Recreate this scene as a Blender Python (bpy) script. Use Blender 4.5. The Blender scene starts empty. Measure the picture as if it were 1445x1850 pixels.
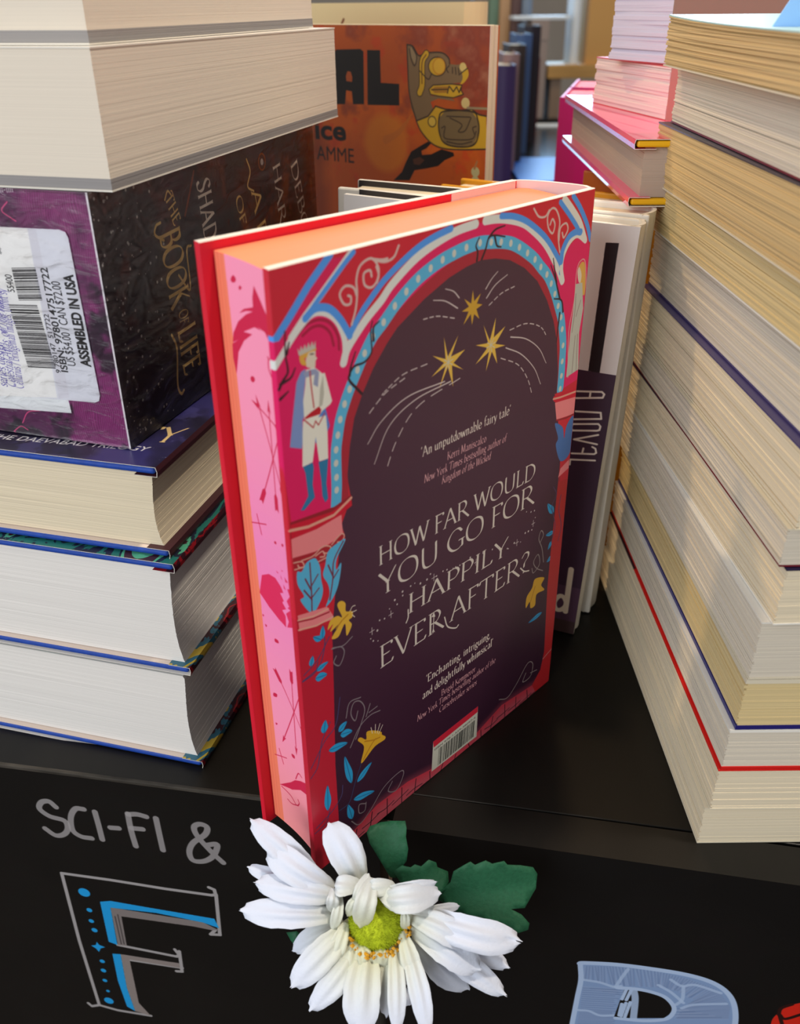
import bpy, bmesh, math, random
import numpy as np
from mathutils import Vector, Matrix

# ------------------------------------------------------------------ camera, world, lights, exposure
SC = bpy.context.scene
COL = SC.collection
R = math.radians
random.seed(7)
RNG = np.random.default_rng(11)

def make_camera():
    h, p, r, fl = 0.301399, 0.516456, -0.009085, 1620.467
    f = Vector((0, math.cos(p), -math.sin(p)))
    rt = Vector((1, 0, 0)); up = rt.cross(f)
    rt2 = math.cos(r)*rt + math.sin(r)*up
    up2 = -math.sin(r)*rt + math.cos(r)*up
    cd = bpy.data.cameras.new('camera')
    cd.sensor_fit = 'VERTICAL'; cd.sensor_height = 36; cd.sensor_width = 28.1
    cd.lens = fl/1850*36
    cd.clip_start = .01; cd.clip_end = 60
    cd.dof.use_dof = True; cd.dof.focus_distance = .385; cd.dof.aperture_fstop = 13
    o = bpy.data.objects.new('camera', cd); COL.objects.link(o)
    m = Matrix((rt2, up2, -f)).transposed().to_4x4(); m.translation = (0, 0, h)
    o.matrix_world = m
    SC.camera = o
make_camera()

def make_world():
    w = bpy.data.worlds.new('world'); SC.world = w; w.use_nodes = True
    bg = w.node_tree.nodes['Background']
    bg.inputs[0].default_value = (.90, .86, .84, 1)
    bg.inputs[1].default_value = .54
make_world()

def area(name, loc, target, sx, sy, power, col):
    ld = bpy.data.lights.new(name, 'AREA'); ld.shape = 'RECTANGLE'; ld.size = sx; ld.size_y = sy
    ld.energy = power; ld.color = col
    o = bpy.data.objects.new(name, ld); COL.objects.link(o)
    o.location = loc
    o.rotation_euler = (Vector(target)-Vector(loc)).to_track_quat('-Z', 'Y').to_euler()
    return o
def spot(name, loc, target, power, col, angle=60, size=.04):
    ld = bpy.data.lights.new(name, 'SPOT'); ld.energy = power; ld.color = col
    ld.spot_size = R(angle); ld.spot_blend = .6; ld.shadow_soft_size = size
    o = bpy.data.objects.new(name, ld); COL.objects.link(o)
    o.location = loc
    o.rotation_euler = (Vector(target)-Vector(loc)).to_track_quat('-Z', 'Y').to_euler()
    return o
# daylight of the shop windows behind the viewer and at the far end, warm ceiling spots
area('front_window_daylight', (-1.25, -1.15, .95), (-.02, .35, .05), 1.5, 1.3, 36, (.90, .95, 1.0))
area('far_window_daylight', (.6, 4.7, 1.3), (.1, .6, .1), 2.0, 1.2, 60, (.55, .78, 1.0))
spot('ceiling_spot', (-.75, 1.35, 1.75), (.08, .40, .1), 60, (1.0, .70, .36), 70, .05)
spot('ceiling_spot', (.52, .16, 1.7), (-.02, .36, .12), 72, (1.0, .88, .74), 60, .05)
spot('ceiling_spot', (.10, .95, 1.75), (.0, .32, .15), 20, (1.0, .66, .34), 70, .05)
spot('ceiling_spot', (.1, 2.2, 1.9), (.3, 2.3, .0), 40, (1.0, .74, .42), 90, .05)
SC.view_settings.view_transform = 'Standard'
SC.view_settings.look = 'None'
SC.view_settings.gamma = 1
SC.view_settings.use_curve_mapping = False
SC.view_settings.exposure = -0.1

# ------------------------------------------------------------------ flat print: a small painter (mm coordinates, y up)
def cat(pts, closed=False, n=7):
    P = np.asarray(pts, float)
    if len(P) < 3: return P
    if closed:
        if np.allclose(P[0], P[-1]): P = P[:-1]
        Q = np.vstack([P[-1:], P, P[:2]])
    else:
        Q = np.vstack([2*P[0]-P[1], P, 2*P[-1]-P[-2]])
    t = np.linspace(0, 1, n, endpoint=False)[:, None]
    out = []
    for i in range(1, len(Q)-2):
        a, b, c, d = Q[i-1], Q[i], Q[i+1], Q[i+2]
        out.append(.5*((2*b)+(c-a)*t+(2*a-5*b+4*c-d)*t**2+(3*b-a-3*c+d)*t**3))
    out = np.vstack(out)
    return out if closed else np.vstack([out, P[-1]])
def prs(v):
    a = np.asarray(v, float)
    return a.reshape(-1, 2)

# broad-nib alphabet, caps 100 high, x-height 62; strokes: p poly with serifs, q poly, c curve, o closed curve
GL = {
'A': '84;p4,0 40,100 78,0;q18,36 62,36', 'B': '72;p14,0 14,100;c14,98 45,97 56,76 45,56 14,53;c14,53 55,52 68,27 52,3 14,2',
'C': '84;c76,80 58,99 30,94 10,66 10,34 30,6 58,0 78,16', 'D': '90;p14,0 14,100;c14,98 50,96 78,70 78,30 50,3 14,2',
'E': '68;p14,0 14,100;q14,98 56,98 58,86;q14,53 46,53;q14,2 58,2 62,16', 'F': '60;p14,0 14,100;q14,98 56,98 58,86;q14,53 46,53',
'G': '92;c76,80 58,99 30,94 10,66 10,34 30,6 58,0 80,12;q80,40 80,6;q62,40 90,40', 'H': '88;p14,0 14,100;p72,0 72,100;q14,53 72,53',
'I': '32;p16,0 16,100', 'J': '38;c24,100 24,20 14,-6 4,-10', 'K': '78;p14,0 14,100;q66,100 16,48;q28,58 76,0',
'L': '64;p14,0 14,100;q14,2 56,2 60,18', 'M': '102;p12,0 18,100;q18,100 50,8 82,100;p88,0 82,100', 'N': '92;p14,0 14,100;q14,100 76,0 76,100',
'O': '98;o48,100 16,86 6,50 16,14 48,0 80,14 90,50 80,86', 'P': '68;p14,0 14,100;c14,98 48,98 62,73 46,47 14,46',
'R': '80;p14,0 14,100;c14,98 48,98 62,75 46,50 14,48;q36,48 82,-4', 'S': '68;c58,84 42,99 20,94 14,76 32,56 54,42 60,20 44,2 20,2 8,18',
'T': '84;p42,0 42,98;q4,84 6,98 78,98 80,84', 'U': '90;c14,100 14,40 22,8 46,0 70,10 76,40 76,100', 'V': '82;p4,100 40,0 78,100',
'W': '114;p4,100 32,0 56,94 82,0 110,100', 'Y': '80;p4,100 40,48;p76,100 40,48;p40,48 40,0', 'Z': '78;q8,98 70,98 8,2 74,2',
'a': '56;c12,50 24,61 38,58 42,42 42,10 52,2;c42,36 20,30 10,14 20,1 34,5 42,18', 'b': '60;q14,104 14,2;c14,44 30,61 52,48 52,14 34,0 14,8',
'c': '52;c46,50 32,62 12,50 8,24 20,2 36,0 48,12', 'd': '60;q46,104 46,2 54,0;c46,46 30,62 10,48 8,18 24,0 46,14',
'e': '54;c9,34 47,36 40,58 24,62 8,44 8,18 22,0 38,2 48,14', 'f': '38;c46,98 32,103 22,88 20,60 20,0;q6,60 38,60',
'g': '56;o28,62 12,50 12,34 28,24 42,34 42,50;c20,26 12,14 30,6 48,-4 46,-22 24,-30 8,-20 14,-6 28,2;q42,56 54,60',
'h': '62;p14,0 14,104;c14,42 30,61 44,56 46,36 46,0', 'i': '28;p14,0 14,60;q12,84 16,80', 'k': '56;p14,0 14,104;q46,60 16,30;q26,38 54,0',
'l': '28;p14,0 14,104', 'm': '84;p14,0 14,60;c14,42 28,61 40,56 42,36 42,0;c42,42 56,61 68,56 70,36 70,0', 'n': '60;p14,0 14,60;c14,42 30,61 44,56 46,36 46,0',
'o': '58;o28,62 10,50 8,30 14,8 28,0 44,10 50,32 44,52', 'p': '62;p14,-30 14,60;c14,46 32,62 52,48 52,16 34,0 14,10', 'r': '42;p14,0 14,60;c14,40 26,58 40,58',
's': '46;c36,52 24,62 10,54 14,40 32,28 38,12 24,0 8,8', 't': '40;c18,80 18,14 26,1 40,6;q4,60 36,60', 'u': '60;c12,60 12,20 20,2 34,4 46,22;q46,60 46,4 54,0',
'v': '52;p4,60 26,0 48,60', 'w': '80;p4,60 22,0 40,58 58,0 76,60', 'x': '50;q6,60 46,0;q44,60 6,0', 'y': '52;p4,60 26,2;q48,60 26,2 14,-26 4,-28',
'z': '50;q6,58 42,58 6,2 44,2', "'": '20;q11,102 6,82', ',': '22;q10,6 4,-14', '.': '20;q8,4 12,2', '-': '38;q6,36 30,36', ';': '22;q10,6 4,-14;q10,46 12,42',
'?': '58;c8,82 24,100 46,92 46,70 26,50 24,28;q22,4 26,0', '/': '44;q6,-10 38,104', '(': '30;c24,104 10,60 12,20 24,-16', ' ': '30;'}
GLC = {}
def glyph(ch):
    if ch not in GLC:
        w, *st = GL[ch].split(';'); out = []
        for s in st:
            if not s: continue
            pts = np.array([[float(q) for q in a.split(',')] for a in s[1:].split()])
            if s[0] == 'c': out.append((cat(pts, n=5), 0))
            elif s[0] == 'o': c = cat(pts, True, 5); out.append((np.vstack([c, c[:1]]), 0))
            else:
                out.append((pts, 0))
                if s[0] == 'p':
                    for a, b in ((pts[0], pts[1]), (pts[-1], pts[-2])):
                        if abs(a[0]-b[0]) < .6*abs(a[1]-b[1]): out.append((np.array([[a[0]-9, a[1]], [a[0]+9, a[1]]]), 1))
        GLC[ch] = (float(w), out)
    return GLC[ch]
SANS = {}
def sans_tris(txt, bold):
    k = (txt, bold)
    if k not in SANS:
        cu = bpy.data.curves.new('tmp', 'FONT'); cu.body = txt; cu.size = 1; cu.offset = bold; cu.resolution_u = 4
        o = bpy.data.objects.new('tmp', cu); COL.objects.link(o)
        dg = bpy.context.evaluated_depsgraph_get(); me = o.evaluated_get(dg).to_mesh()
        v = np.array([q.co[:2] for q in me.vertices]); me.calc_loop_triangles()
        t = np.array([q.vertices[:] for q in me.loop_triangles])
        SANS[k] = (v, t)
        bpy.data.objects.remove(o); bpy.data.curves.remove(cu)
    return SANS[k]

class Pic:
    def __init__(s, name, w, h, ppm, base):
        s.name, s.w, s.h, s.k = name, w, h, ppm
        s.W, s.H = int(round(w*ppm)), int(round(h*ppm))
        s.a = np.empty((s.H, s.W, 3), np.float32); s.a[:] = np.array(base)/255
    def _blend(s, x0, y0, m, col, al):
        m = (m*al)[..., None].astype(np.float32)
        h, w = m.shape[:2]; v = s.a[y0:y0+h, x0:x0+w]
        v += (np.array(col, np.float32)/255-v)*m
    def _mask(s, polys, ss=3):
        """anti-aliased coverage of a union of polygons, pixel coordinates"""
        A = np.vstack(polys)
        x0, y0 = np.floor(A.min(0)).astype(int)-1; x1, y1 = np.ceil(A.max(0)).astype(int)+1
        x0, y0 = max(x0, 0), max(y0, 0); x1, y1 = min(x1, s.W), min(y1, s.H)
        if x1 <= x0 or y1 <= y0: return None
        h, w = (y1-y0)*ss, (x1-x0)*ss
        M = np.zeros((h, w), bool)
        for p in polys:
            q = (p-[x0, y0])*ss
            a, b = q, np.roll(q, -1, 0)
            r0 = max(int(math.floor(q[:, 1].min())), 0); r1 = min(int(math.ceil(q[:, 1].max())), h)
            if r1 <= r0: continue
            yy = np.arange(r0, r1)[:, None]+.5
            cond = (a[None, :, 1] <= yy) != (b[None, :, 1] <= yy)
            dy = np.where(b[:, 1] == a[:, 1], 1, b[:, 1]-a[:, 1])
            xx = a[:, 0]+(yy-a[:, 1])/dy*(b[:, 0]-a[:, 0])
            ix = np.clip(np.ceil(xx-.5), 0, w).astype(int)
            T = np.zeros((r1-r0, w+1), np.int32)
            ri, ei = np.nonzero(cond)
            np.add.at(T, (ri, ix[ri, ei]), 1)
            M[r0:r1] |= (np.cumsum(T, 1)[:, :w] % 2).astype(bool)
        return x0, y0, M.reshape(y1-y0, ss, x1-x0, ss).mean((1, 3))
    def polys(s, L, col, al=1, ss=3):
        r = s._mask([np.asarray(p, float)*s.k for p in L], ss)
        if r: s._blend(r[0], r[1], r[2], col, al)
    def poly(s, v, col, al=1, smooth=0):
        p = prs(v)
        if smooth: p = cat(p, True, 6)
        s.polys([p], col, al, 2 if np.ptp(p[:, 0])*s.k > 400 else 3)
    def line(s, v, wd, col, al=1, smooth=1, closed=0, w1=None):
        p = prs(v)
        if smooth: p = cat(p, bool(closed), 6)
        if closed: p = np.vstack([p, p[:1]])
        p = p*s.k; n = len(p)
        rr = np.linspace(wd, wd if w1 is None else w1, n)*s.k/2
        R_ = rr.max()+2
        x0, y0 = np.floor(p.min(0)-R_).astype(int); x1, y1 = np.ceil(p.max(0)+R_).astype(int)
        x0, y0 = max(x0, 0), max(y0, 0); x1, y1 = min(x1, s.W), min(y1, s.H)
        if x1 <= x0 or y1 <= y0: return
        M = np.zeros((y1-y0, x1-x0), np.float32)
        for i in range(n-1):
            a, b = p[i], p[i+1]; r = max(rr[i], rr[i+1])+2
            X0 = max(int(min(a[0], b[0])-r), x0); X1 = min(int(max(a[0], b[0])+r)+1, x1)
            Y0 = max(int(min(a[1], b[1])-r), y0); Y1 = min(int(max(a[1], b[1])+r)+1, y1)
            if X1 <= X0 or Y1 <= Y0: continue
            gx = np.arange(X0, X1)[None, :]+.5-a[0]; gy = np.arange(Y0, Y1)[:, None]+.5-a[1]
            d = b-a; L2 = max(d@d, 1e-9)
            t = np.clip((gx*d[0]+gy*d[1])/L2, 0, 1)
            ds = np.hypot(gx-t*d[0], gy-t*d[1])
            c = np.clip(rr[i]*(1-t)+rr[i+1]*t-ds+.5, 0, 1)
            v_ = M[Y0-y0:Y1-y0, X0-x0:X1-x0]; np.maximum(v_, c, out=v_)
        s._blend(x0, y0, M, col, al)
    def dot(s, x, y, r, col, ry=None, rot=0, al=1):
        t = np.linspace(0, 2*np.pi, 25)[:-1]; ry = ry or r
        a = np.stack([r*np.cos(t), ry*np.sin(t)], 1)
        c, q = math.cos(rot), math.sin(rot)
        s.polys([a@np.array([[c, q], [-q, c]])+[x, y]], col, al)
    def _place(s, L, wtot, x0, y0, x1, y1, cap, col, al, ital):
        d = np.array([x1-x0, y1-y0]); ln = np.hypot(*d); e = d/ln; n = np.array([-e[1], e[0]]); sx = ln/wtot
        out = [np.array([x0, y0])+np.outer(q[:, 0]*sx+q[:, 1]*cap*ital, e)+np.outer(q[:, 1]*cap, n) for q in L]
        s.polys(out, col, al, 3)
    def serif(s, txt, p, cap, col, wt=9, ital=0, al=1):
        x0, y0, x1, y1 = p
        L = []; x = 0
        nib = np.array([math.cos(R(28)), math.sin(R(28))])*wt/2
        for ch in txt:
            w, st = glyph(ch)
            for q, sf in st:
                for a, b in zip(q[:-1], q[1:]):
                    a = a+[x, 0]; b = b+[x, 0]
                    d = (b-a)/max(np.hypot(*(b-a)), 1e-6); m = np.array([-d[1], d[0]])*wt*(.17 if not sf else .15)
                    L.append(np.array([a+m-d*1.2, b+m+d*1.2, b-m+d*1.2, a-m-d*1.2])/100)
                    if not sf: L.append(np.array([a+nib, b+nib, b-nib, a-nib])/100)
            x += w+4
        s._place(L, (x-4)/100, x0, y0, x1, y1, cap, col, al, ital)
    def sans(s, txt, p, cap, col, bold=0, ital=0, al=1):
        x0, y0, x1, y1 = p
        v, t = sans_tris(txt, bold)
        v = v/[1, .73]; x = v[:, 0].min()
        s._place([v[q]-[x, 0] for q in t], v[:, 0].max()-x, x0, y0, x1, y1, cap, col, al, ital)
    def bars(s, p0, p1, p2, seed, col=(15, 15, 15), n=42):
        """bar code: bars spread from p0 to p1, each reaching towards p2-p0"""
        rg = random.Random(seed); p0, p1, p2 = map(np.array, (p0, p1, p2)); x = 0; L = []
        tot = 0; seq = []
        for i in range(n):
            a, b = rg.choice((1, 1, 2, 3)), rg.choice((1, 1, 2, 2, 3)); seq.append((a, b)); tot += a+b
        for a, b in seq:
            u0, u1 = x/tot, (x+a)/tot
            A, B = p0+(p1-p0)*u0, p0+(p1-p0)*u1
            L.append(np.array([A, B, B+p2-p0, A+p2-p0])); x += a+b
        s.polys(L, col)
    def noise(s, scale, seed, octs=4, warp=0):
        rg = np.random.default_rng(seed); out = np.zeros((s.H, s.W), np.float32); amp = 1; tot = 0
        yy = np.arange(s.H)/s.k; xx = np.arange(s.W)/s.k
        for o in range(octs):
            c = scale/2**o
            g = rg.random((int(s.h/c)+3, int(s.w/c)+3)).astype(np.float32)
            fy, fx = yy/c, xx/c; iy, ix = fy.astype(int), fx.astype(int)
            ty, tx = (fy-iy)[:, None], (fx-ix)[None, :]
            ty = ty*ty*(3-2*ty); tx = tx*tx*(3-2*tx)
            a = g[iy][:, ix]*(1-tx)+g[iy][:, ix+1]*tx; b = g[iy+1][:, ix]*(1-tx)+g[iy+1][:, ix+1]*tx
            out += amp*(a*(1-ty)+b*ty); tot += amp; amp *= .55
        return out/tot
    def tint(s, m, col):
        s.a += (np.array(col, np.float32)/255-s.a)*np.clip(m, 0, 1)[..., None].astype(np.float32)
    def image(s):
        im = bpy.data.images.new(s.name, s.W, s.H, alpha=False)
        px = np.ones((s.H, s.W, 4), np.float32); px[..., :3] = np.clip(s.a, 0, 1)
        im.pixels.foreach_set(px.ravel()); im.update(); im.pack()
        return im

# ------------------------------------------------------------------ materials
def lin(c):
    return tuple((x/255/12.92 if x/255 <= .04045 else ((x/255+.055)/1.055)**2.4) for x in c)+(1,)
MATS = {}
def new_mat(name):
    m = bpy.data.materials.new(name); m.use_nodes = True
    return m, m.node_tree.nodes, m.node_tree.links, m.node_tree.nodes['Principled BSDF']
def plain(name, col, rough=.55, spec=.4, grain=0, gscale=(60, 60, 60), bump=0, coat=0, metal=0, sheen=0):
    key = (name, tuple(col), rough)
    if key in MATS: return MATS[key]
    m, N, L, b = new_mat(name)
    b.inputs['Roughness'].default_value = rough; b.inputs['Specular IOR Level'].default_value = spec
    b.inputs['Coat Weight'].default_value = coat; b.inputs['Metallic'].default_value = metal
    if sheen: b.inputs['Sheen Weight'].default_value = sheen
    b.inputs['Base Color'].default_value = lin(col)
    if grain or bump:
        tc = N.new('ShaderNodeTexCoord'); mp = N.new('ShaderNodeMapping'); mp.inputs['Scale'].default_value = gscale
        nz = N.new('ShaderNodeTexNoise'); nz.inputs['Scale'].default_value = 1; nz.inputs['Detail'].default_value = 5
        L.new(tc.outputs['Object'], mp.inputs[0]); L.new(mp.outputs[0], nz.inputs['Vector'])
        if grain:
            rp = N.new('ShaderNodeValToRGB'); c = lin(col)
            rp.color_ramp.elements[0].position = .32; rp.color_ramp.elements[1].position = .68
            rp.color_ramp.elements[0].color = tuple(x*(1-grain) for x in c[:3])+(1,)
            rp.color_ramp.elements[1].color = tuple(min(x*(1+grain*.6), 1) for x in c[:3])+(1,)
            L.new(nz.outputs['Fac'], rp.inputs[0]); L.new(rp.outputs[0], b.inputs['Base Color'])
        if bump:
            bp = N.new('ShaderNodeBump'); bp.inputs['Strength'].default_value = bump; bp.inputs['Distance'].default_value = .0006
            L.new(nz.outputs['Fac'], bp.inputs['Height']); L.new(bp.outputs[0], b.inputs['Normal'])
    MATS[key] = m
    return m
def paper(name, col, grain=.16):
    return plain(name, col, .8, .15, grain, (3, 3, 2600), .25)
def printed(pic, rough=.4, spec=.4, coat=0, bump=None):
    m, N, L, b = new_mat(pic.name)
    t = N.new('ShaderNodeTexImage'); t.image = pic.image(); t.interpolation = 'Cubic'; t.extension = 'EXTEND'
    L.new(t.outputs[0], b.inputs['Base Color'])
    b.inputs['Roughness'].default_value = rough; b.inputs['Specular IOR Level'].default_value = spec
    b.inputs['Coat Weight'].default_value = coat; b.inputs['Coat Roughness'].default_value = .15
    if bump:
        tc = N.new('ShaderNodeTexCoord'); mp = N.new('ShaderNodeMapping'); mp.inputs['Scale'].default_value = bump[0]
        nz = N.new('ShaderNodeTexNoise'); nz.inputs['Detail'].default_value = 4; nz.inputs['Scale'].default_value = 1
        bp = N.new('ShaderNodeBump'); bp.inputs['Strength'].default_value = bump[1]; bp.inputs['Distance'].default_value = .001
        L.new(tc.outputs['Object'], mp.inputs[0]); L.new(mp.outputs[0], nz.inputs['Vector'])
        L.new(nz.outputs['Fac'], bp.inputs['Height']); L.new(bp.outputs[0], b.inputs['Normal'])
    return m

# ------------------------------------------------------------------ object helpers
def frame(o, X, Y, Z):
    m = Matrix((X, Y, Z)).transposed().to_4x4(); m.translation = o
    return m
def dirv(a): return Vector((math.cos(R(a)), math.sin(R(a)), 0))
def thing(name, label, cat_, mat, group=None):
    o = bpy.data.objects.new(name, None); COL.objects.link(o); o.empty_display_size = .02
    o.matrix_world = mat; o['label'] = label; o['category'] = cat_
    if group: o['group'] = group
    return o
def tag(o, label, cat_, group=None):
    o['label'] = label; o['category'] = cat_
    if group: o['group'] = group
def obj(name, V, F, mats, parent=None, fm=None, uv=None, smooth=False, fix=True, bev=0, seg=2, kind=None, autosm=None):
    me = bpy.data.meshes.new(name)
    me.from_pydata([tuple(v) for v in V], [], [tuple(f) for f in F])
    mats = mats if isinstance(mats, (list, tuple)) else [mats]
    for m in mats: me.materials.append(m)
    if fm is not None: me.polygons.foreach_set('material_index', fm)
    if bev or fix:
        bm = bmesh.new(); bm.from_mesh(me)
        if fix: bmesh.ops.recalc_face_normals(bm, faces=bm.faces)
        if bev: bmesh.ops.bevel(bm, geom=list(bm.edges), offset=bev, segments=seg, profile=.5, affect='EDGES', clamp_overlap=True)
        bm.to_mesh(me); bm.free()
    if uv:
        ul = me.uv_layers.new(name='uv')
        for l in me.loops: ul.data[l.index].uv = uv(me.vertices[l.vertex_index].co)
    if smooth:
        me.polygons.foreach_set('use_smooth', [True]*len(me.polygons))
    me.update()
    o = bpy.data.objects.new(name, me); COL.objects.link(o)
    if parent: o.parent = parent
    if kind: o['kind'] = kind
    return o
def boxv(x0, x1, y0, y1, z0, z1):
    V = [(x, y, z) for z in (z0, z1) for y in (y0, y1) for x in (x0, x1)]
    return V, [(0, 1, 3, 2), (4, 5, 7, 6), (0, 1, 5, 4), (2, 3, 7, 6), (0, 2, 6, 4), (1, 3, 7, 5)]
def box(name, b, mats, parent=None, bev=0, fm=None, uv=None, **k):
    V, F = boxv(*b)
    return obj(name, V, F, mats, parent, fm, uv, bev=bev, **k)
def merge(*vf):
    V, F = [], []
    for v, f in vf:
        n = len(V); V += list(v); F += [tuple(i+n for i in q) for q in f]
    return V, F
def tube(pts, r, n=8):
    P = [Vector(p) for p in pts]; V, F = [], []
    rr = r if isinstance(r, (list, tuple)) else [r]*len(P)
    for i, p in enumerate(P):
        t = (P[min(i+1, len(P)-1)]-P[max(i-1, 0)]).normalized()
        a = t.orthogonal().normalized() if i == 0 else (a-t*a.dot(t)).normalized()
        b = t.cross(a)
        for k in range(n):
            q = 2*math.pi*k/n; V.append(p+(a*math.cos(q)+b*math.sin(q))*rr[i])
    for i in range(len(P)-1):
        for k in range(n): F.append((i*n+k, i*n+(k+1) % n, (i+1)*n+(k+1) % n, (i+1)*n+k))
    F += [tuple(range(n))[::-1], tuple(range((len(P)-1)*n, len(P)*n))]
    return V, F
def smooth_noise(n, seed, amp):
    rg = np.random.default_rng(seed); k = max(3, n//3)
    return np.interp(np.linspace(0, k-1, n), np.arange(k), rg.normal(0, amp, k))

def page_block(par, L, W, z0, z1, m, sg=1, x0=0, y0=0, layers=36, jf=.00022, jt=.00006, prof=None, shift=None, seed=0, nf=10, warp=None, x1=None):
    """leaves grouped in thin gatherings, each with its own ragged edge: real ridges on fore-edge and tail"""
    rg = np.random.default_rng(seed+5); x1 = L if x1 is None else x1
    th = rg.uniform(.5, 1.6, layers); zz = np.concatenate([[0], np.cumsum(th)/th.sum()])
    xs = np.linspace(x0, x1, nf+1); ys = np.linspace(y0, W, 5)
    V, F = [], []; rings = []
    for i in range(layers):
        f = rg.normal(0, jf)+smooth_noise(nf+1, seed*97+i, jf*.45); t_ = rg.normal(0, jt)
        big = rg.random() < .12
        if big: f = f+jf*1.6
        for k in (0, 1):
            t = zz[i+k]; z = z0+(z1-z0)*t
            pf = prof(t) if prof else 0
            ring = []
            for x, d in zip(xs, f): ring.append([x, y0+pf+d, z])
            for y in ys[1:]: ring.append([x1+t_, y, z])
            for x in xs[::-1][1:]: ring.append([x, W, z])
            for y in ys[::-1][1:-1]: ring.append([x0+t_, y, z])
            ring[0][0] += t_; ring[nf][0] += t_
            if shift: ring = [shift(*q) for q in ring]
            if warp: ring = [warp(*q) for q in ring]
            b = len(V); V += [(q[0], q[1]*sg, q[2]) for q in ring]; rings.append((b, len(ring)))
    for (a, n), (b, _) in zip(rings[:-1], rings[1:]):
        for k in range(n): F.append((a+k, a+(k+1) % n, b+(k+1) % n, b+k))
    a, n = rings[0]; F.append(tuple(range(a, a+n))[::-1])
    a, n = rings[-1]; F.append(tuple(range(a, a+n)))
    return obj('page_block', V, F, m, par)

# ------------------------------------------------------------------ art: back cover of the pink fairy tale
RED, CRIM, MAG, BLUE, TEAL = (206, 32, 54), (170, 34, 54), (226, 22, 98), (80, 152, 236), (88, 180, 222)
PALE, GOLD, DARK, PINK, INK = (222, 224, 220), (230, 188, 76), (72, 38, 60), (238, 134, 140), (48, 22, 34)
SILV = (216, 208, 198)
def art_cover():
    p = Pic('back_cover_print', 160, 240, 8, RED)
    # outer tracery on the left and right of the great arch
    p.poly([0.6, 219.8, 21.6, 238.5, 28.6, 238.3, 31.6, 238.2, 12.7, 224.1, 6.6, 219.5, 0.4, 212.4], (216, 26, 88))
    p.line([0.4, 219.9, 6.7, 225.7, 13.9, 232.7, 21.6, 238.9, 22.7, 239.8], 2.6, BLUE, smooth=0)
    p.line([6.6, 219.5, 12.2, 224.4, 18.3, 229.0, 25.1, 234.3, 30.8, 238.8], 2.4, PALE, smooth=0)
    p.line([12.8, 224.2, 16.6, 227.4, 22.2, 231.7, 28.5, 236.5, 31.9, 238.8], 1.7, BLUE, smooth=0)
    p.line([144.5, 239.1, 150.2, 233.7, 155.7, 227.0, 159.0, 221.0], 2.2, BLUE)
    p.line([139.0, 238.2, 144.2, 234.3, 150.5, 228.7, 155.5, 221.6], 3.6, PALE, w1=2.0)
    p.line([136.4, 238.0, 142.3, 233.1, 147.8, 228.2, 150.7, 225.1], 2.0, BLUE)
    # niches
    p.poly([0.4, 212.4, 1.7, 215.7, 7.2, 219.6, 12.1, 223.2, 16.4, 224.2, 21.1, 222.7, 24.7, 218.6, 26.6, 212.1, 26.6, 206.5, 36.6, 212.7, 45.5, 218.0, 29.8, 194.0, 23.4, 184.3, -1.5, 192.7], MAG)
    p.poly([-0.3, 219.8, 6.7, 219.4, 13.4, 222.6, 21.2, 220.7, 26.7, 212.6, 26.4, 207.0, 43.9, 217.0, 41.7, 210.6, 29.4, 198.8, 20.8, 184.7, 18.8, 159.6, 1.4, 161.6, -0.1, 182.6, 0.0, 206.0], MAG)
    p.poly([141.7, 208.2, 141.2, 215.6, 144.7, 221.0, 149.7, 223.2, 156.7, 221.4, 161.3, 214.4, 163.4, 196.0, 160.8, 169.3, 159.3, 163.3, 145.4, 161.7, 146.8, 176.5, 143.2, 194.0, 134.7, 209.0, 126.2, 219.6], MAG)
    p.line([8.7, 219.6, 12.5, 221.9, 17.3, 222.2, 21.5, 220.2, 24.3, 215.7, 24.6, 211.4], .9, (170, 14, 62))
    p.line([10.7, 219.1, 14.5, 220.6, 18.2, 220.1, 21.3, 217.3, 22.5, 213.2], .9, (170, 14, 62))
    # great arch: magenta ring under a white and blue rib
    p.poly([26.4, 206.8, 31.2, 214.1, 36.8, 218.3, 42.9, 222.4, 47.4, 226.4, 55.7, 231.1, 62.6, 233.9, 71.3, 236.2, 79.4, 237.8, 87.9, 238.0, 96.7, 237.7, 104.4, 236.9, 112.4, 234.5, 121.0, 230.9, 128.4, 225.8, 134.3, 220.6, 138.7, 214.6, 141.8, 208.1, 151.9, 176.2, 145.8, 163.5, 141.3, 179.0, 133.5, 198.7, 117.3, 218.7, 100.5, 226.6, 82.7, 227.1, 66.2, 221.3, 50.4, 212.2, 37.6, 199.2, 29.5, 182.8, 24.5, 160.8, 20.0, 160.5, 21.3, 181.8, 30.4, 201.2, 34.2, 207.3], MAG)
    p.line([26.2, 206.8, 27.8, 210.4, 31.5, 214.0, 36.8, 218.3, 42.9, 222.2, 47.4, 225.9, 55.7, 230.7, 62.6, 233.6, 71.3, 236.0, 79.4, 237.4, 87.9, 237.9], 3.0, PALE)
    p.line([92.8, 238.2, 98.2, 237.9, 104.4, 236.9, 112.4, 234.7, 118.6, 231.7, 128.5, 224.6, 136.8, 215.4, 141.8, 208.1], 3.0, PALE)
    p.line([29.7, 215.5, 34.8, 220.8, 40.9, 225.7, 45.7, 228.9, 55.2, 233.5, 62.0, 236.0, 68.6, 237.5, 75.3, 238.5], 2.3, BLUE)
    p.line([101.5, 238.4, 109.0, 237.1, 117.4, 233.8, 128.2, 227.0, 135.8, 219.7, 140.2, 214.3, 140.2, 211.8], 2.2, BLUE)
    # small arches' ribs
    p.line([-0.1, 212.6, 3.8, 216.4, 7.2, 219.6, 11.6, 222.9, 14.8, 224.4, 18.0, 224.3, 21.7, 222.6, 24.8, 219.4, 26.8, 214.7, 27.1, 210.7, 26.5, 206.8], 2.2, PALE)
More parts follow.
